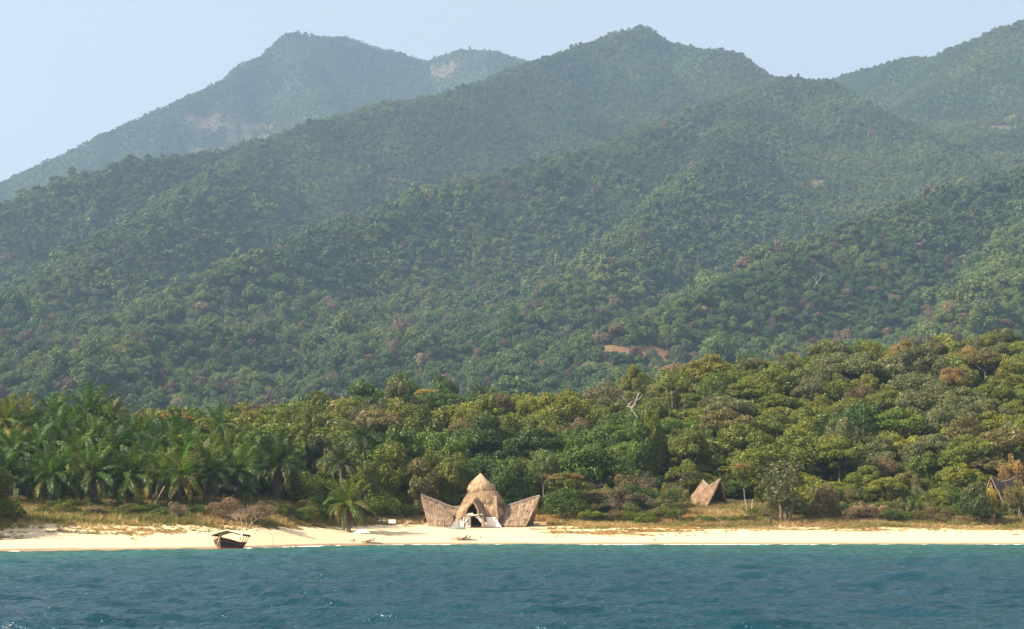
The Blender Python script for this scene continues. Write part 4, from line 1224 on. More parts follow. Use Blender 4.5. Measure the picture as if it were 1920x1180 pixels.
front = [(-40, 905, 292, 1.05), (8, 893, 288, 1.05), (60, 905, 300, .95), (100, 896, 290, 1.08), (176, 892, 291, 1.08), (214, 905, 306, .95), (247, 896, 293, 1.08), (300, 893, 304, 1.0), (338, 899, 296, 1.08), (392, 888, 300, .95)]
ord_ = ['just outside', 'first', 'second', 'third', 'fourth', 'fifth', 'sixth', 'seventh', 'eighth', 'ninth']
for i, (px, py, Y, s) in enumerate(front):
    lb = 'palm with hanging dead fronds, %s from left along the front of the grove' % ord_[i] if i else 'palm at the left edge of the picture, front of the grove'
    palm(px, py, Y, lb, GP, 34, 12, s * 1.06)
mid = [(30, 852, 306), (70, 845, 312), (112, 815, 318), (150, 858, 304), (176, 826, 322), (215, 850, 310), (236, 838, 325), (262, 826, 330), (282, 862, 308), (310, 838, 322), (352, 852, 312), (384, 872, 306), (332, 818, 340), (432, 846, 330), (470, 872, 322), (446, 888, 310), (-20, 850, 310)]
mid.sort()
NTH = ['first', 'second', 'third', 'fourth', 'fifth', 'sixth', 'seventh', 'eighth', 'ninth', 'tenth', 'eleventh', 'twelfth', 'thirteenth', 'fourteenth', 'fifteenth', 'sixteenth', 'last']
for i, (px, py, Y) in enumerate(mid):
    palm(px, py, Y, 'palm inside the grove behind the front row, %s of seventeen from the left' % NTH[i], GP + ', second rows', 28, 0, 1.04, i % 2 == 0)
back = [(10, 795, 345, 1.1, 'tall palm on the skyline at the left edge of the grove'), (48, 793, 350, 1.1, 'second skyline palm from the left edge of the grove'), (100, 784, 352, 1.15, 'third skyline palm, left of the tallest palm'),
        (166, 776, 348, 1.3, 'tallest palm, its crown standing out against the hillside'), (205, 790, 358, 1.1, 'dark palm close right of the tallest palm'), (132, 800, 345, 1.0, 'skyline palm in front left of the tallest palm'), (-25, 800, 348, 1.1, 'palm half out of frame at the left edge'),
        (75, 815, 335, 1.0, 'palm below the skyline palms near the orange blossom'), (285, 800, 360, .9, 'small skyline palm left of the orange flowering crown')]
for px, py, Y, s, lb in back: palm(px, py, Y, lb, GP + ', skyline', 26, 3, s)
palm(412, 800, 372, 'lone palm with brown skirt rising behind the grove above the boat', None, 24, 12, .95)
palm(522, 872, 318, 'dark wide palm with drooping fronds standing apart behind the grey bush', None, 34, 5, 1.25, colr=(0.042, 0.078, 0.024))
palm(654, 948, 312, 'young palm with low arching fronds at the beach left of the lodge', None, 34, 24, 1.0, colr=(0.115, 0.150, 0.022), rt=1.5)
palm(684, 822, 352, 'palm crown half buried in trees above the young beach palm', None, 22, 0, .9, colr=(0.045, 0.075, 0.022))
palm(640, 868, 335, 'drooping palm among bushes behind the young beach palm', None, 22, 2, .95, colr=(0.055, 0.07, 0.03))
palm(462, 922, 303, 'short bright green palm behind the bare grey bush', None, 20, 0, .62, colr=(0.045, 0.085, 0.02))
palm(1612, 822, 400, 'small palm crown in the wood on the right slope', None, 18, 0, .6, colr=(0.07, 0.09, 0.025))
palm(1356, 905, 366, 'bright palm leaves right behind the small brown hut', None, 16, 0, .5, colr=(0.06, 0.11, 0.02))
for px, Y, s in ((-75, 252, 1.0), (-120, 262, 1.1), (-150, 245, 1.1), (-100, 288, 1.1), (-170, 294, 1.1), (-150, 315, 1.2), (-240, 290, 1.1), (-90, 330, 1.2)):       # beyond the left edge of the picture: they shade the sand there
    palm(px, 880 if Y < 300 else 830, Y, 'palm beyond the left edge of the photograph', 'palms beyond the left edge', 24, 6, s, False)
for x, Y, w, h in ((-86, 254, 13, 12), (-82, 263, 12, 11), (-78, 246, 9, 7)):
    tree_jobs.append((x, Y, w, h))
# fallen leaning trunks under the grove
def log(px0, py0, px1, py1, Y, label, r=.16):
    a = P(px0, py0, Y); b = P(px1, py1, Y + 1.5); a.z = min(a.z, float(near_ground(a.x, Y)))
    mb = MB(); m = a.lerp(b, .5) + Vector((-.15, 0, .1)); mb.tube([Vector((0, 0, -.2)), m - a, b - a], [r, r * .9, r * .75], 8)
    o = mb.build('leaning_trunk', simple_mat('weathered_trunk', (0.20, 0.15, 0.13), .9, .3, 3), None, loc=a); tag(o, label, 'tree trunk')
log(278, 976, 309, 912, 289, 'thick bare leaning trunk under the palms left of the boat', .2)
log(286, 968, 310, 948, 291, 'thin bare branch leaning across below the thick leaning trunk', .06)

# ------------------------------------------------------------------ trees of the near wood
COLS = {'dark green': (0.045, 0.086, 0.010), 'deep green': (0.070, 0.118, 0.012), 'green': (0.094, 0.142, 0.014), 'olive': (0.126, 0.150, 0.014), 'yellow-green': (0.172, 0.178, 0.016), 'grey-green': (0.125, 0.135, 0.044),
        'brown-green': (0.145, 0.125, 0.034), 'brown': (0.145, 0.105, 0.050), 'purple-brown': (0.105, 0.075, 0.052), 'orange': (0.46, 0.20, 0.035), 'orange-tan': (0.27, 0.175, 0.045), 'yellow': (0.36, 0.28, 0.05), 'bright green': (0.16, 0.25, 0.03), 'tan': (0.18, 0.15, 0.058)}
def tree(name, x, Y, h, w, kind, colr, label, cat='tree', group=None, seed=0, sink=0.0, parts=('crown', 'trunk'), blossom=None):
    g = random.Random(seed + int(x * 31 + Y * 7))
    z = float(land(np.array([x]), np.array([float(Y)]))[0]) - sink
    t = empty(name, (x, Y, z), g.uniform(0, 6.28), label=label, cat=cat, group=group)
    cm, tm = g.choice(NEAR[kind])
    sx = w / 12.0; sz = h / 12.0
    v = g.uniform(.88, 1.14)
    c = COLS[colr] if isinstance(colr, str) else colr
    link(parts[0], cm, t, scale=(sx, sx * g.uniform(.9, 1.1), sz), color=tuple(k * v for k in c))
    link(parts[1], tm, t, scale=(sx, sx, sz))
    if blossom:
        b = COLS[blossom]; link('blossom', NEAR['flat'][0][0], t, loc=(0, 0, h * .66), rot=(0, 0, 1.1), scale=(sx * .88, sx * .88, sz * .34), color=b)
    return t
taken = []      # (x, Y, radius) of everything placed by hand
def named(px, pyt, Y, wpx, kind, colr, label, cat='tree', name=None, hmin=3.0, hmax=20.0, group=None, parts=('crown', 'trunk'), blossom=None):
    m = Y / FPX; x = (px - 960) * m
    z = float(land(np.array([x]), np.array([float(Y)]))[0])
    top = P(px, pyt, Y).z; h = min(max(top - z, hmin), hmax); w = wpx * m
    taken.append((x, Y, w * .42))
    return tree(name or {'tree': 'broadleaf_tree', 'bush': 'bush'}.get(cat, 'broadleaf_tree'), x, Y, h, w, kind, colr, label, cat, group, parts=parts, sink=0 if top - z >= hmin - .1 else hmin - (top - z), blossom=blossom)
N_ = named
N_(1325, 665, 505, 120, 'round', (0.185, 0.175, 0.022), 'big round golden-green tree on the ridge, highest above the small hut')
N_(1352, 703, 480, 125, 'round', 'olive', 'broad olive dome-crowned tree just below the big golden-green tree')
N_(1262, 705, 490, 110, 'round', (0.135, 0.150, 0.022), 'large rounded green tree left of the big golden-green tree')
N_(1185, 684, 520, 44, 'round', 'yellow-green', 'slender yellow-green tree standing out against the hillside near the dead tree', hmax=24)
N_(1425, 672, 545, 76, 'round', 'brown-green', 'dull brown-green tree on the ridge right of the golden-green tree')
N_(1480, 664, 560, 70, 'round', 'olive', 'olive tree on the ridge above the spreading front tree')
N_(1560, 640, 585, 95, 'round', 'dark green', 'darkest tall tree on the ridge of the right wood')
N_(1625, 634, 590, 90, 'round', 'green', 'green tree on the ridge right of the darkest one')
N_(1700, 646, 590, 70, 'airy', 'brown-green', 'thin-leaved brownish tree on the ridge left of the bright green one')
N_(1772, 664, 570, 52, 'round', 'bright green', 'bright fresh-green tree beside the orange-tan tree')
N_(1816, 648, 560, 82, 'airy', 'orange-tan', 'large orange-tan leafed tree on the upper right slope')
N_(1606, 684, 560, 50, 'flat', 'olive', 'small orange-topped tree on the upper right slope', blossom='orange-tan')
N_(1885, 640, 590, 90, 'round', 'grey-green', 'large grey-green tree near the top right of the wood')
N_(1850, 628, 600, 60, 'round', 'dark green', 'dark tree on the ridge above the orange-tan tree')
N_(322, 774, 385, 100, 'flat', 'green', 'flat-topped tree in orange blossom behind the palm grove', blossom='orange')
N_(40, 800, 332, 50, 'flat', 'green', 'low orange blossoming crown between palms at the left', blossom='orange')
N_(640, 750, 520, 46, 'airy', 'yellow-green', 'pale yellow-topped tree in the wood above the white parasol', blossom='yellow')
N_(802, 731, 545, 62, 'airy', 'olive', 'yellow-topped tree on the ridge behind the lodge', blossom='yellow')
N_(940, 742, 530, 56, 'round', 'yellow-green', 'yellow-green tree on the ridge above the lodge right wing')
N_(1078, 744, 540, 60, 'airy', 'tan', 'tan leafless-looking tree on the ridge right of the lodge')
N_(556, 772, 470, 92, 'flat', 'purple-brown', 'dark purple-brown tree in the wood above the dark wide palm')
N_(480, 765, 500, 66, 'flat', 'brown', 'brownish tree on the skyline right of the lone palm')
N_(433, 756, 480, 62, 'round', 'deep green', 'deep green round tree behind the lone palm')
N_(600, 818, 360, 76, 'round', (0.055, 0.070, 0.020), 'dark broad-leaved tree right of the dark wide palm')
N_(625, 845, 345, 70, 'round', 'olive', 'olive big-leaved tree over a dark hollow left of the beach palm')
N_(730, 832, 348, 100, 'column', 'olive', 'creeper-hung olive tree above the white bench')
N_(790, 862, 346, 84, 'column', 'brown-green', 'creeper-covered tree rising behind the left wing')
N_(850, 848, 352, 90, 'round', 'olive', 'olive tree close behind the peak of the lodge on its left')
N_(965, 862, 350, 84, 'round', 'deep green', 'deep green tree behind the right wing of the lodge')
N_(1060, 905, 344, 96, 'bush', 'deep green', 'dark rounded bush tree right of the lodge', name='bush')
N_(1062, 889, 351, 76, 'flat', 'olive', 'rusty-tinged olive crown above the dark bush right of the lodge', blossom='orange-tan')
N_(1395, 868, 356, 56, 'flat', 'olive', 'small rusty-topped tree right of the small hut', blossom='orange-tan')
N_(1222, 772, 386, 60, 'column', 'olive', 'olive creeper-hung tree just right of the white dead tree')
N_(1196, 790, 385, 74, 'column', 'green', 'green creeper-hung tree hiding the foot of the white dead tree')
N_(1468, 862, 341, 130, 'airy', (0.088, 0.098, 0.032), 'spreading grey-green tree with visible stems at the edge of the grass', hmax=16)
N_(1830, 893, 338, 90, 'bush', (0.045, 0.068, 0.014), 'dark green bush with yellow leaves before the hidden hut', cat='bush')
N_(1855, 905, 336.5, 34, 'airy', 'yellow', 'golden yellow leafy branch on the right side of the dark bush', cat='bush', hmin=2.5)
N_(1893, 850, 366, 60, 'airy', 'orange-tan', 'dry rusty tree leaning over the half hidden hut')
N_(1545, 895, 344, 60, 'bush', 'brown', 'greyish brown thicket right of the spreading tree', cat='bush')
N_(1020, 848, 362, 56, 'flat', (0.11, 0.15, 0.03), 'light green leafy crown up the slope right of the lodge')
N_(745, 700, 640, 90, 'round', 'green', 'big green tree behind the first ridge above the lodge left', hmax=24)
N_(830, 702, 660, 74, 'round', 'deep green', 'green tree behind the first ridge right of the big one', hmax=24)
N_(20, 925, 270, 76, 'bush', 'olive', 'round olive bush in shade at the left edge of the beach', cat='bush')
for x0, y0, r0 in ((-6, 338, 11), (-6, 331, 11), (43, 362, 10), (41, 351, 8), (100, 354, 4), (-52, 300, 0)): taken.append((x0, y0, r0))
taken.append((53, 341, 5))

N_(688, 868, 343, 84, 'column', 'olive', 'creeper-hung olive tree below the buried palm crown, above the parasol')
N_(640, 905, 328, 78, 'bush', 'deep green', 'dark round bush just behind the left fronds of the young palm', cat='bush')
N_(715, 915, 338, 84, 'bush', 'green', 'large green bush between the young palm and the left wing', cat='bush')
N_(1902, 898, 343, 66, 'airy', 'brown-green', 'dull dry bush covering the right side of the half hidden hut', cat='bush')
N_(590, 925, 318, 70, 'bush', 'green', 'green bush left of the young beach palm', cat='bush')
for x, Y, w, h in tree_jobs:
    tree('broadleaf_tree', x, Y, h, w, 'round', 'olive', 'tree beyond the left edge of the photograph', 'tree', 'trees beyond the left edge')
# landmarks used to tell the wood's trees apart
LM = [(60, 'behind the left palms'), (240, 'behind the middle of the palm grove'), (390, 'behind the boat'), (500, 'above the bare grey bush'), (620, 'above the dark wide palm'), (740, 'above the beach palm'), (840, 'above the left wing'),
      (925, 'above the lodge peak'), (1020, 'above the right wing'), (1110, 'right of the lodge'), (1215, 'around the white dead tree'), (1300, 'left of the small hut'), (1390, 'above the small hut'), (1500, 'above the spreading tree'), (1610, 'right of the spreading tree'), (1720, 'left of the orange-tan tree'), (1830, 'below the orange-tan tree'), (9999, 'at the far right')]
def landmark(px):
    for a, s in LM:
        if px < a: return s
ROWS = [(62, 'at the foot of the wood'), (95, 'low in the wood'), (140, 'midway up the wood'), (200, 'high in the wood'), (9999, 'along the wood\'s crest')]
KW = {'round': 'round', 'flat': 'flat-topped', 'column': 'creeper-hung', 'bush': 'bushy', 'airy': 'thin-leaved'}
def near_wood():
    g = np.random.RandomState(77); cand = []
    Y = 322.0; row = 0
    while Y < 690:
        sp = 8.2 + (Y - 320) * 0.012
        xs = np.arange(-Y * .345, Y * .345, sp)
        for x in xs + (row % 2) * sp / 2:
            xx = x + g.uniform(-.38, .38) * sp; yy = Y + g.uniform(-.4, .4) * sp
            s = yy - float(shore_y(xx)); px = 960 + FPX * xx / yy
            lo = 53 if px > 560 else 80
            if s < lo + 3 * math.sin(xx / 9.): continue
            if any((xx - a) ** 2 + (yy - b) ** 2 < (r + sp * .33) ** 2 for a, b, r in taken): continue
            cand.append((xx, yy, s, px))
        Y += sp * .9; row += 1
    T = []
    for xx, yy, s, px in cand:
        u = g.rand(); n = float(fbm(xx / 28., yy / 28., 66, 2)); n2 = float(fbm(xx / 40., yy / 40., 67, 2))
        edge = s < 75
        kind = ('round', 'flat', 'column', 'bush', 'airy')[int(g.choice(5, p=[.44, .20, .12, .10, .14] if not edge else [.22, .14, .10, .34, .20]))]
        v = n * 1.7 - .34 + (px - 960) / 4500 + .04 + g.normal(0, .13)
        c = 'dark green' if v < .08 else 'deep green' if v < .27 else 'green' if v < .46 else 'olive' if v < .74 else 'yellow-green' if v < 1.0 else 'grey-green'
        if g.rand() < (.05 if not edge else .24) + .12 * (n2 > .62): c = ('brown-green', 'brown', 'grey-green', 'purple-brown', 'tan')[int(g.choice(5, p=[.42, .2, .28, .04, .06]))]
        if g.rand() < .006: c = 'orange-tan'
        h = g.uniform(6.5, 14.0) * (.62 if edge else 1) * (1.0 if px > 500 else .9)
        if kind == 'column': h *= 1.2
        w = g.uniform(8.5, 16.5) * (.78 if edge else 1)
        z = float(land(np.array([xx]), np.array([yy]))[0])
        T.append(dict(x=xx, y=yy, s=s, px=px, kind=kind, c=c, h=h, w=w, z=z))
    # visible area of each crown, front to back
    mn = np.full(2200, 1000.0)
    for d in sorted(T, key=lambda d: d['y']):
        top = proj(d['x'], d['y'], d['z'] + d['h'])[1]; hw = d['w'] * FPX / d['y'] / 2
        a, b = int(max(d['px'] - hw * .8, -130)) + 140, int(min(d['px'] + hw * .8, 2050)) + 140
        d['vis'] = float(np.clip(mn[a:b] - top, 0, None).sum()) if b > a and -60 < d['px'] < 1980 else 0
        if b > a: mn[a:b] = np.minimum(mn[a:b], top + 8)
    T.sort(key=lambda d: -d['vis'])
    solo = [d for d in T[:245] if d['vis'] > 30]; rest = T[len(solo):]
    groups = {}
    for d in solo:
        row = next(s for a, s in ROWS if d['s'] < a); lm = landmark(d['px'])
        d['key'] = (d['c'], d['kind'], row, lm); groups.setdefault(d['key'], []).append(d)
    for k, L in groups.items():
        L.sort(key=lambda d: d['px'])
        body = '%s %s tree %s, %s' % (k[0], KW[k[1]], k[2], k[3])
        for i, d in enumerate(L):
            pre = '' if len(L) == 1 else ('left ' if i == 0 else 'right ') if len(L) == 2 else ('left ', 'middle ', 'right ')[i] if len(L) == 3 else ('first ', 'second ', 'third ', 'fourth ', 'fifth ', 'sixth ')[i]
            d['label'] = pre + body
    for i, d in enumerate(solo):
        tree('broadleaf_tree', d['x'], d['y'], d['h'], d['w'], d['kind'], d['c'], d['label'], 'tree', 'trees of the wood behind the beach', seed=i)
    print('solo', len(solo), 'rest', len(rest))
    P_, S_, T_, I_, Ro = [], [], [], [], []
    def put(x, y, z, h, w, c, kind='round'):
        P_.append((x, y, z - .5)); S_.append((w / 12, w / 12, h / 12)); T_.append(np.array(COLS[c]) * g.uniform(.82, 1.18)); Ro.append((0, 0, g.uniform(0, 6.28)))
        I_.append({'round': g.randint(0, 4), 'flat': 4 + g.randint(0, 2), 'column': 6}.get(kind, g.randint(0, 4)))
    for d in rest: put(d['x'], d['y'], d['z'], d['h'], d['w'], d['c'], d['kind'])
    # low understorey that closes the wood near the ground
    for k in range(1500):
        yy = g.uniform(340, 640); xx = g.uniform(-.33, .33) * yy; s = yy - float(shore_y(xx)); px = 960 + FPX * xx / yy
        if s < (56 if px > 560 else 84): continue
        if any((xx - a) ** 2 + (yy - b) ** 2 < (r * .8) ** 2 for a, b, r in ((-6, 338, 14), (-6, 331, 14), (43, 362, 13), (40, 352, 11), (100, 354, 5))): continue
        z = float(land(np.array([xx]), np.array([yy]))[0]); put(xx, yy, z, g.uniform(3, 5.5), g.uniform(6, 9), ('deep green', 'green', 'olive', 'dark green', 'brown-green')[g.randint(0, 5)])
    # the plain between the first wood and the foot of the mountains
    yy = 600.0
    while yy < 1230:
        sp = 10.5
        for x in np.arange(-yy * .33, yy * .33, sp):
            xx = x + g.uniform(-.5, .5) * sp; y2 = yy + g.uniform(-.5, .5) * sp
            if y2 < 690: continue
            put(xx, y2, float(land(np.array([xx]), np.array([y2]))[0]), g.uniform(9, 15), g.uniform(9, 14), ('deep green', 'green', 'olive', 'dark green', 'brown-green', 'grey-green')[g.randint(0, 6)])
        yy += sp
    scatter('distant_wood', P_, Ro, S_, I_, np.array(T_), MIDC, 'dense green undergrowth and trees filling the wood behind the beach')
near_wood()

# ------------------------------------------------------------------ bushes and dry scrub at the foot of the wood
def twig_mesh(name, seed, nb=9, levels=4, spread=.55, r0=.09, H=4.0, mat=None):
    g = random.Random(seed); mb = MB()
    def grow(p, d, L, r, lv):
        q = p + d * L; m = p.lerp(q, .5) + Vector((g.uniform(-.1, .1), g.uniform(-.1, .1), g.uniform(-.05, .1))) * L
        mb.tube([p, m, q], [r, r * .8, r * .55], 4 if lv > 1 else 3, False)
        if lv <= 0: return
        for k in range(g.choice((2, 3, 3))):
            nd = (d + Vector((g.uniform(-1, 1), g.uniform(-1, 1), g.uniform(-.25, .6))) * spread * 1.35).normalized()
            grow(q, nd, L * g.uniform(.6, .85), r * .58, lv - 1)
    for k in range(nb):
        a = 6.28 * k / nb + g.uniform(-.3, .3); d = Vector((math.cos(a) * spread, math.sin(a) * spread, 1)).normalized()
        grow(Vector((math.cos(a) * .12, math.sin(a) * .12, -.1)), d, H * .27 * g.uniform(.8, 1.2), r0, levels)
    return mb.mesh(name, mat)
M_twig = simple_mat('grey_twigs', (0.30, 0.235, 0.20), .9, .25, 3)
M_twigb = simple_mat('brown_twigs', (0.22, 0.15, 0.11), .9, .25, 3)
TW = [twig_mesh('twigs', 700 + i, 6, 5, .62, .036, 4.0, M_twig) for i in range(2)] + [twig_mesh('twigs', 710 + i, 6, 5, .55, .034, 3.9, M_twigb) for i in range(2)]
def dry_bush(px, py, Y, wpx, hpx, label, k=0, leaf=None, group='bare dry bushes at the foot of the wood'):
    m = Y / FPX; x = (px - 960) * m; z = float(land(np.array([x]), np.array([float(Y)]))[0])
    t = empty('dry_bush', (x, Y, z), px * .7, label=label, cat='bush', group=group)
    s = wpx * m / 6.2; h = hpx * m / 4.6
    link('branches', TW[k % 4], t, scale=(s, s, h))
    if leaf:
        link('foliage', NEAR['airy'][k % 2][0], t, scale=(wpx * m / 12,) * 2 + (hpx * m / 12,), color=leaf)
DB = (0.20, 0.14, 0.085)
t_ = twig_mesh('bare_tree_limbs', 777, 3, 6, .62, .085, 5.6, simple_mat('silver_twigs', (0.33, 0.255, 0.21), .9, .2, 2))
x = (466 - 960) * 283 / FPX
e = empty('bare_tree', (x, 283, float(near_ground(x, 283))), .6, label='bare silvery bush tree with radiating branches right of the boat', cat='tree')
link('branches', t_, e, scale=(1.05, 1.05, .72)); taken.append((x, 283, 4))
dry_bush(430, 984, 288, 86, 48, 'broad brown dry bush left of the bare silvery tree', 2, DB)
dry_bush(490, 984, 290, 80, 46, 'brown dry bush right behind the bare silvery tree', 3, DB)
dry_bush(334, 980, 284, 52, 36, 'small pale dry bush under the palms left of the boat', 0, (0.22, 0.17, 0.11))
dry_bush(182, 984, 280, 46, 28, 'low pale dry bush beneath the middle palms', 1, (0.22, 0.16, 0.10))
dry_bush(1170, 965, 350, 100, 62, 'tangled bare grey bush midway between lodge and small hut', 0, (0.12, 0.095, 0.06))
dry_bush(1238, 962, 351, 60, 44, 'bare grey bush left of the small hut', 1, (0.15, 0.12, 0.065))
dry_bush(1262, 900, 372, 60, 44, 'pale bare bush behind and left of the small hut', 0)
dry_bush(1610, 972, 342, 60, 40, 'low pale bush in the grass at the right', 1, (0.24, 0.18, 0.10))
dry_bush(1655, 972, 342, 56, 34, 'second low pale bush in the grass at the right', 2, (0.24, 0.17, 0.09))
dry_bush(1530, 930, 350, 70, 50, 'tangled grey branches right of the spreading tree', 3)
dry_bush(1690, 905, 372, 60, 50, 'bare twiggy bush above the right grass', 1, (0.13, 0.11, 0.055))
dry_bush(1440, 968, 343, 44, 44, 'yellowish dry bush left of the spreading tree', 0, (0.20, 0.17, 0.07))
dry_bush(1108, 868, 372, 56, 48, 'bare brown bush up the slope right of the lodge', 3, (0.11, 0.08, 0.05))
dry_bush(1210, 868, 375, 64, 50, 'greyish twiggy bush up the slope below the dead tree', 1, (0.11, 0.10, 0.055))
def bushes():
    g = np.random.RandomState(9); L = []
    px = 70.0
    while px < 1960:
        px += g.uniform(15, 27)
        if 770 < px < 1040: continue
        left = px < 560
        for rowi in range(3):
            s = (45 + rowi * 6.5 if not left else 50 + rowi * 8) + g.uniform(-2.5, 2.5)
            if not left and px > 1040: s += -4 + rowi * 1.5
            if left and (410 < px < 520 or rowi == 2): continue
            if 1268 < px < 1378 and rowi > 1: continue
            Y0 = 330.0
            for it in range(3): Y0 = float(shore_y((px - 960) * Y0 / FPX)) + s
            x = (px + rowi * 9 - 960) * Y0 / FPX
            if any((x - a) ** 2 + (Y0 - b) ** 2 < (r * .7 + 1.2) ** 2 for a, b, r in taken): continue
            h = g.uniform(1.8, 3.6) + rowi * 1.25 * (not left); w = g.uniform(3.2, 6.2)
            if 1268 < px < 1378: h = g.uniform(1.0, 1.7)
            u = g.rand(); dryp = .45 if px > 1380 else .25
            c = ('grey-green', 'brown-green', 'brown', 'tan')[int(g.choice(4, p=[.36, .36, .14, .14]))] if u < dryp else ('olive', 'green', 'deep green', 'yellow-green')[int(g.choice(4, p=[.42, .24, .22, .12]))]
            if left: c = ('deep green', 'olive', 'brown-green')[g.randint(0, 3)]; h *= .75
            L.append((px, x, Y0, h, w, c, rowi))
    groups = {}
    for b in L: groups.setdefault((b[5], b[6], landmark(b[0])), []).append(b)
    nm = ['first', 'second', 'third', 'fourth', 'fifth', 'sixth', 'seventh', 'eighth']
    LM2 = {'behind the left palms': 'under the leftmost palms', 'behind the middle of the palm grove': 'under the middle palms', 'behind the boat': 'under the palms left of the boat', 'above the bare grey bush': 'beside the bare silvery tree', 'above the dark wide palm': 'below the dark wide palm',
           'above the beach palm': 'beside the young beach palm', 'above the left wing': 'left of the lodge', 'right of the lodge': 'right of the lodge', 'around the white dead tree': 'in line below the white dead tree', 'left of the small hut': 'left of the small hut', 'above the small hut': 'in front of the small hut',
           'above the spreading tree': 'around the spreading tree', 'right of the spreading tree': 'right of the spreading tree', 'left of the orange-tan tree': 'left of the yellow-leaved bush', 'below the orange-tan tree': 'by the yellow-leaved bush', 'at the far right': 'at the far right'}
    for k, M in groups.items():
        for i, (px, x, Y0, h, w, c, r) in enumerate(M):
            pre = '' if len(M) == 1 else nm[i] + ' '
            lb = '%s%s bush %s, %s' % (pre, c, ('on the grass edge', 'behind the grass edge', 'against the wood')[r], LM2.get(k[2], k[2]))
            t = tree('bush', x, Y0, h, w, 'bush' if i % 3 else 'airy', c, lb, 'bush', 'bushes along the edge of the grass', seed=int(px), parts=('foliage', 'stems'))
bushes()

# ------------------------------------------------------------------ pale dead trees
def dead_tree(px, py, Y, H, label, segs, mat=M_palebark, r=.22):
    """segs: lists of pixel points, branch by branch, turned into limbs in the tree's own plane with some depth"""
    g = random.Random(int(px)); b = P(px, py, Y); z = float(land(np.array([b.x]), np.array([float(Y)]))[0])
    t = empty('dead_tree', (b.x, Y, z), 0, label=label, cat='tree')
    root = Vector((b.x, Y, z))
    first = True
    for (rr, pts) in segs:
        q = [P(a, c, Y + g.uniform(-.6, .6) - 2.0) - root for a, c in pts]
        if first: q = [Vector((q[0].x, 0, -.5))] + q
        n = len(q); mb = MB(); mb.tube(q, [rr * (1 - .6 * i / (n - 1)) for i in range(n)], 7)
        mb.build('trunk' if first else 'branch', mat, t, smooth=True); first = False
dead_tree(1204, 838, 395, 9, 'white dead tree with forked bare branches standing out of the wood', [(.2, [(1204, 824), (1203, 800), (1196, 784), (1186, 770), (1180, 762), (1177, 757)]), (.16, [(1184, 766), (1190, 758), (1194, 748), (1197, 740), (1200, 736)]), (.12, [(1178, 759), (1182, 755), (1187, 751)]),
      (.11, [(1177, 757), (1172, 750), (1167, 745)]), (.08, [(1194, 750), (1199, 748), (1203, 742), (1206, 740)]), (.08, [(1194, 746), (1196, 742), (1195, 735)]), (.08, [(1180, 763), (1174, 763)])])
dead_tree(1218, 800, 398, 6, 'small white forked dead branch right of the white dead tree', [(.08, [(1214, 774), (1217, 767), (1220, 760)]), (.06, [(1211, 772), (1210, 764), (1211, 760)])])
def far_dead(px, py, hpx, label, seed):
    h = hit(px, py, 1300); s = h.y / FPX
    me = twig_mesh('dead_limbs', seed, 1, 3, .5, .07, 6.0, M_palebark)
    e = empty('dead_tree', (h.x, h.y - 9, h.z + 2), 0, label=label, cat='tree'); k = hpx * s / 4.3
    link('branches', me, e, scale=(k, k, k))
far_dead(1350, 598, 34, 'white-barked tree on the lower mountain slope above the golden-green tree', 801)
far_dead(1520, 552, 36, 'pale bare tree on the mountain slope right of the white-barked one', 805)
far_dead(1402, 622, 24, 'small pale bare trunk on the slope just above the right wood', 803)
far_dead(222, 628, 26, 'pale forked tree on the lower mountain slope at the left', 804)
# pale stems of small trees near the small hut
for px, w, lb in ((1400, .12, 'left'), (1404, .14, 'right')):
    x = (px - 960) * 349 / FPX; z = float(near_ground(x, 349)); mb = MB(); mb.tube([(0, 0, -.3), (.15 * (px - 1402), 0, 2.2), (.25 * (px - 1402), .2, 4.2)], [w, w * .8, w * .5], 6)
    o = mb.build('slender_trunk', M_palebark, None, loc=(x, 349, z)); tag(o, '%s one of two slender pale trunks right of the small hut' % lb, 'tree trunk')

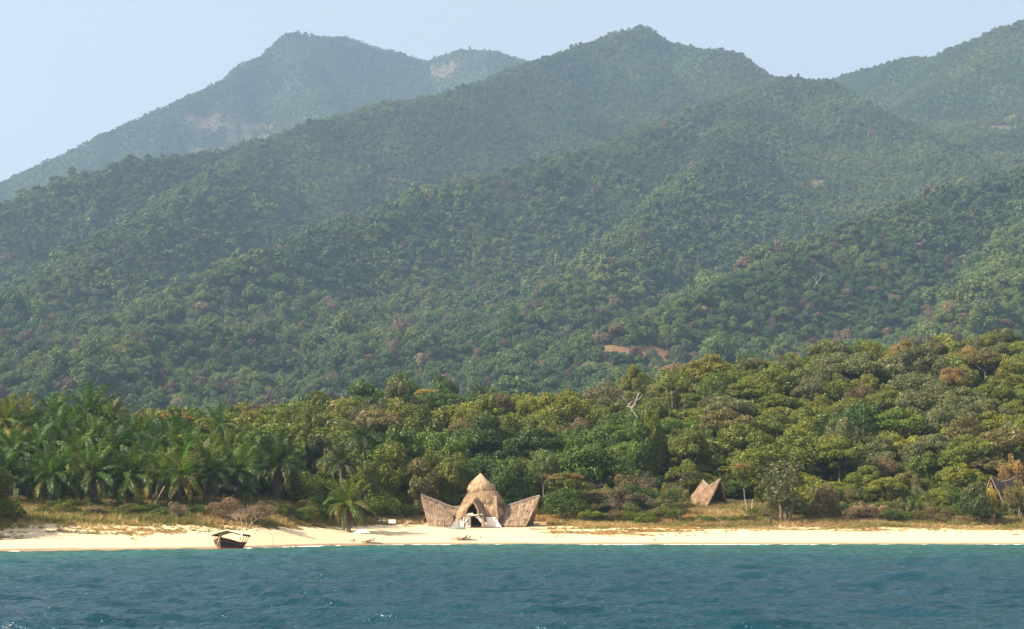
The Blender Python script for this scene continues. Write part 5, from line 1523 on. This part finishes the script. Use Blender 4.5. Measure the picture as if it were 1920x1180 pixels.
# ------------------------------------------------------------------ grass
def grass():
    coll = bpy.data.collections.new('tuft_prototypes'); g = np.random.RandomState(4)
    for k in range(4):
        n = 26; mb = MB(); A = []
        for i in range(n):
            a = g.rand() * 6.28; r = g.rand() * .35; b = np.array([math.cos(a) * r, math.sin(a) * r, 0]); d = np.array([math.cos(a) * g.uniform(.1, .7), math.sin(a) * g.uniform(.1, .7), 1.0]) * g.uniform(.45, 1.0)
            w = np.array([-math.sin(a), math.cos(a), 0]) * .035
            A.append([b - w, b + w, b + d * .6 + w * .8, b + d])
        mb.quads(np.array(A)); o = bpy.data.objects.new('proto_%02d' % k, mb.mesh('tuft', M_leaf_far)); coll.objects.link(o)
    N = 150000; y = g.uniform(238, 375, N); x = g.uniform(-.33, .33, N) * y
    s = y - shore_y(x); f = grassy(x, y); px = 960 + FPX * x / y
    keep = (s > 8) & (s < np.where(px < 560, 85, 62)) & (g.rand(N) < f * .75 * np.where(s < 34, .55, 1))
    hut = ((x > -17.5) & (x < 7) & (y < 346)); keep &= ~hut
    x, y, s = x[keep], y[keep], s[keep]; z = near_ground(x, y); n = len(x)
    px = 960 + FPX * x / y
    tone = fbm(x / 8., y / 4., 81, 3) + g.normal(0, .08, n)
    c1, c2, c3 = np.array((0.44, 0.31, 0.145)), np.array((0.21, 0.195, 0.058)), np.array((0.46, 0.25, 0.075))
    w = np.clip((tone - .36) * 4, 0, 1)[:, None]; T = c2 * (1 - w) + c1 * w
    orange = np.clip((fbm(x / 14., y / 6., 83, 2) - .52) * 6, 0, 1)[:, None] * ((px > 990) & (px < 1300))[:, None]; T = T * (1 - orange * .8) + c3 * orange * .8
    hgt = (.35 + .95 * sstep(26, 48, s)) * g.uniform(.6, 1.35, n)
    print('tufts', n)
    scatter('dry_grass', np.c_[x, y, z - .03], np.c_[np.zeros((n, 2)), g.uniform(0, 6.28, n)], np.c_[.6 + .5 * hgt, .6 + .5 * hgt, hgt], g.randint(0, 4, n), T, coll, 'dry yellow and olive grass between the sand and the bushes')
grass()
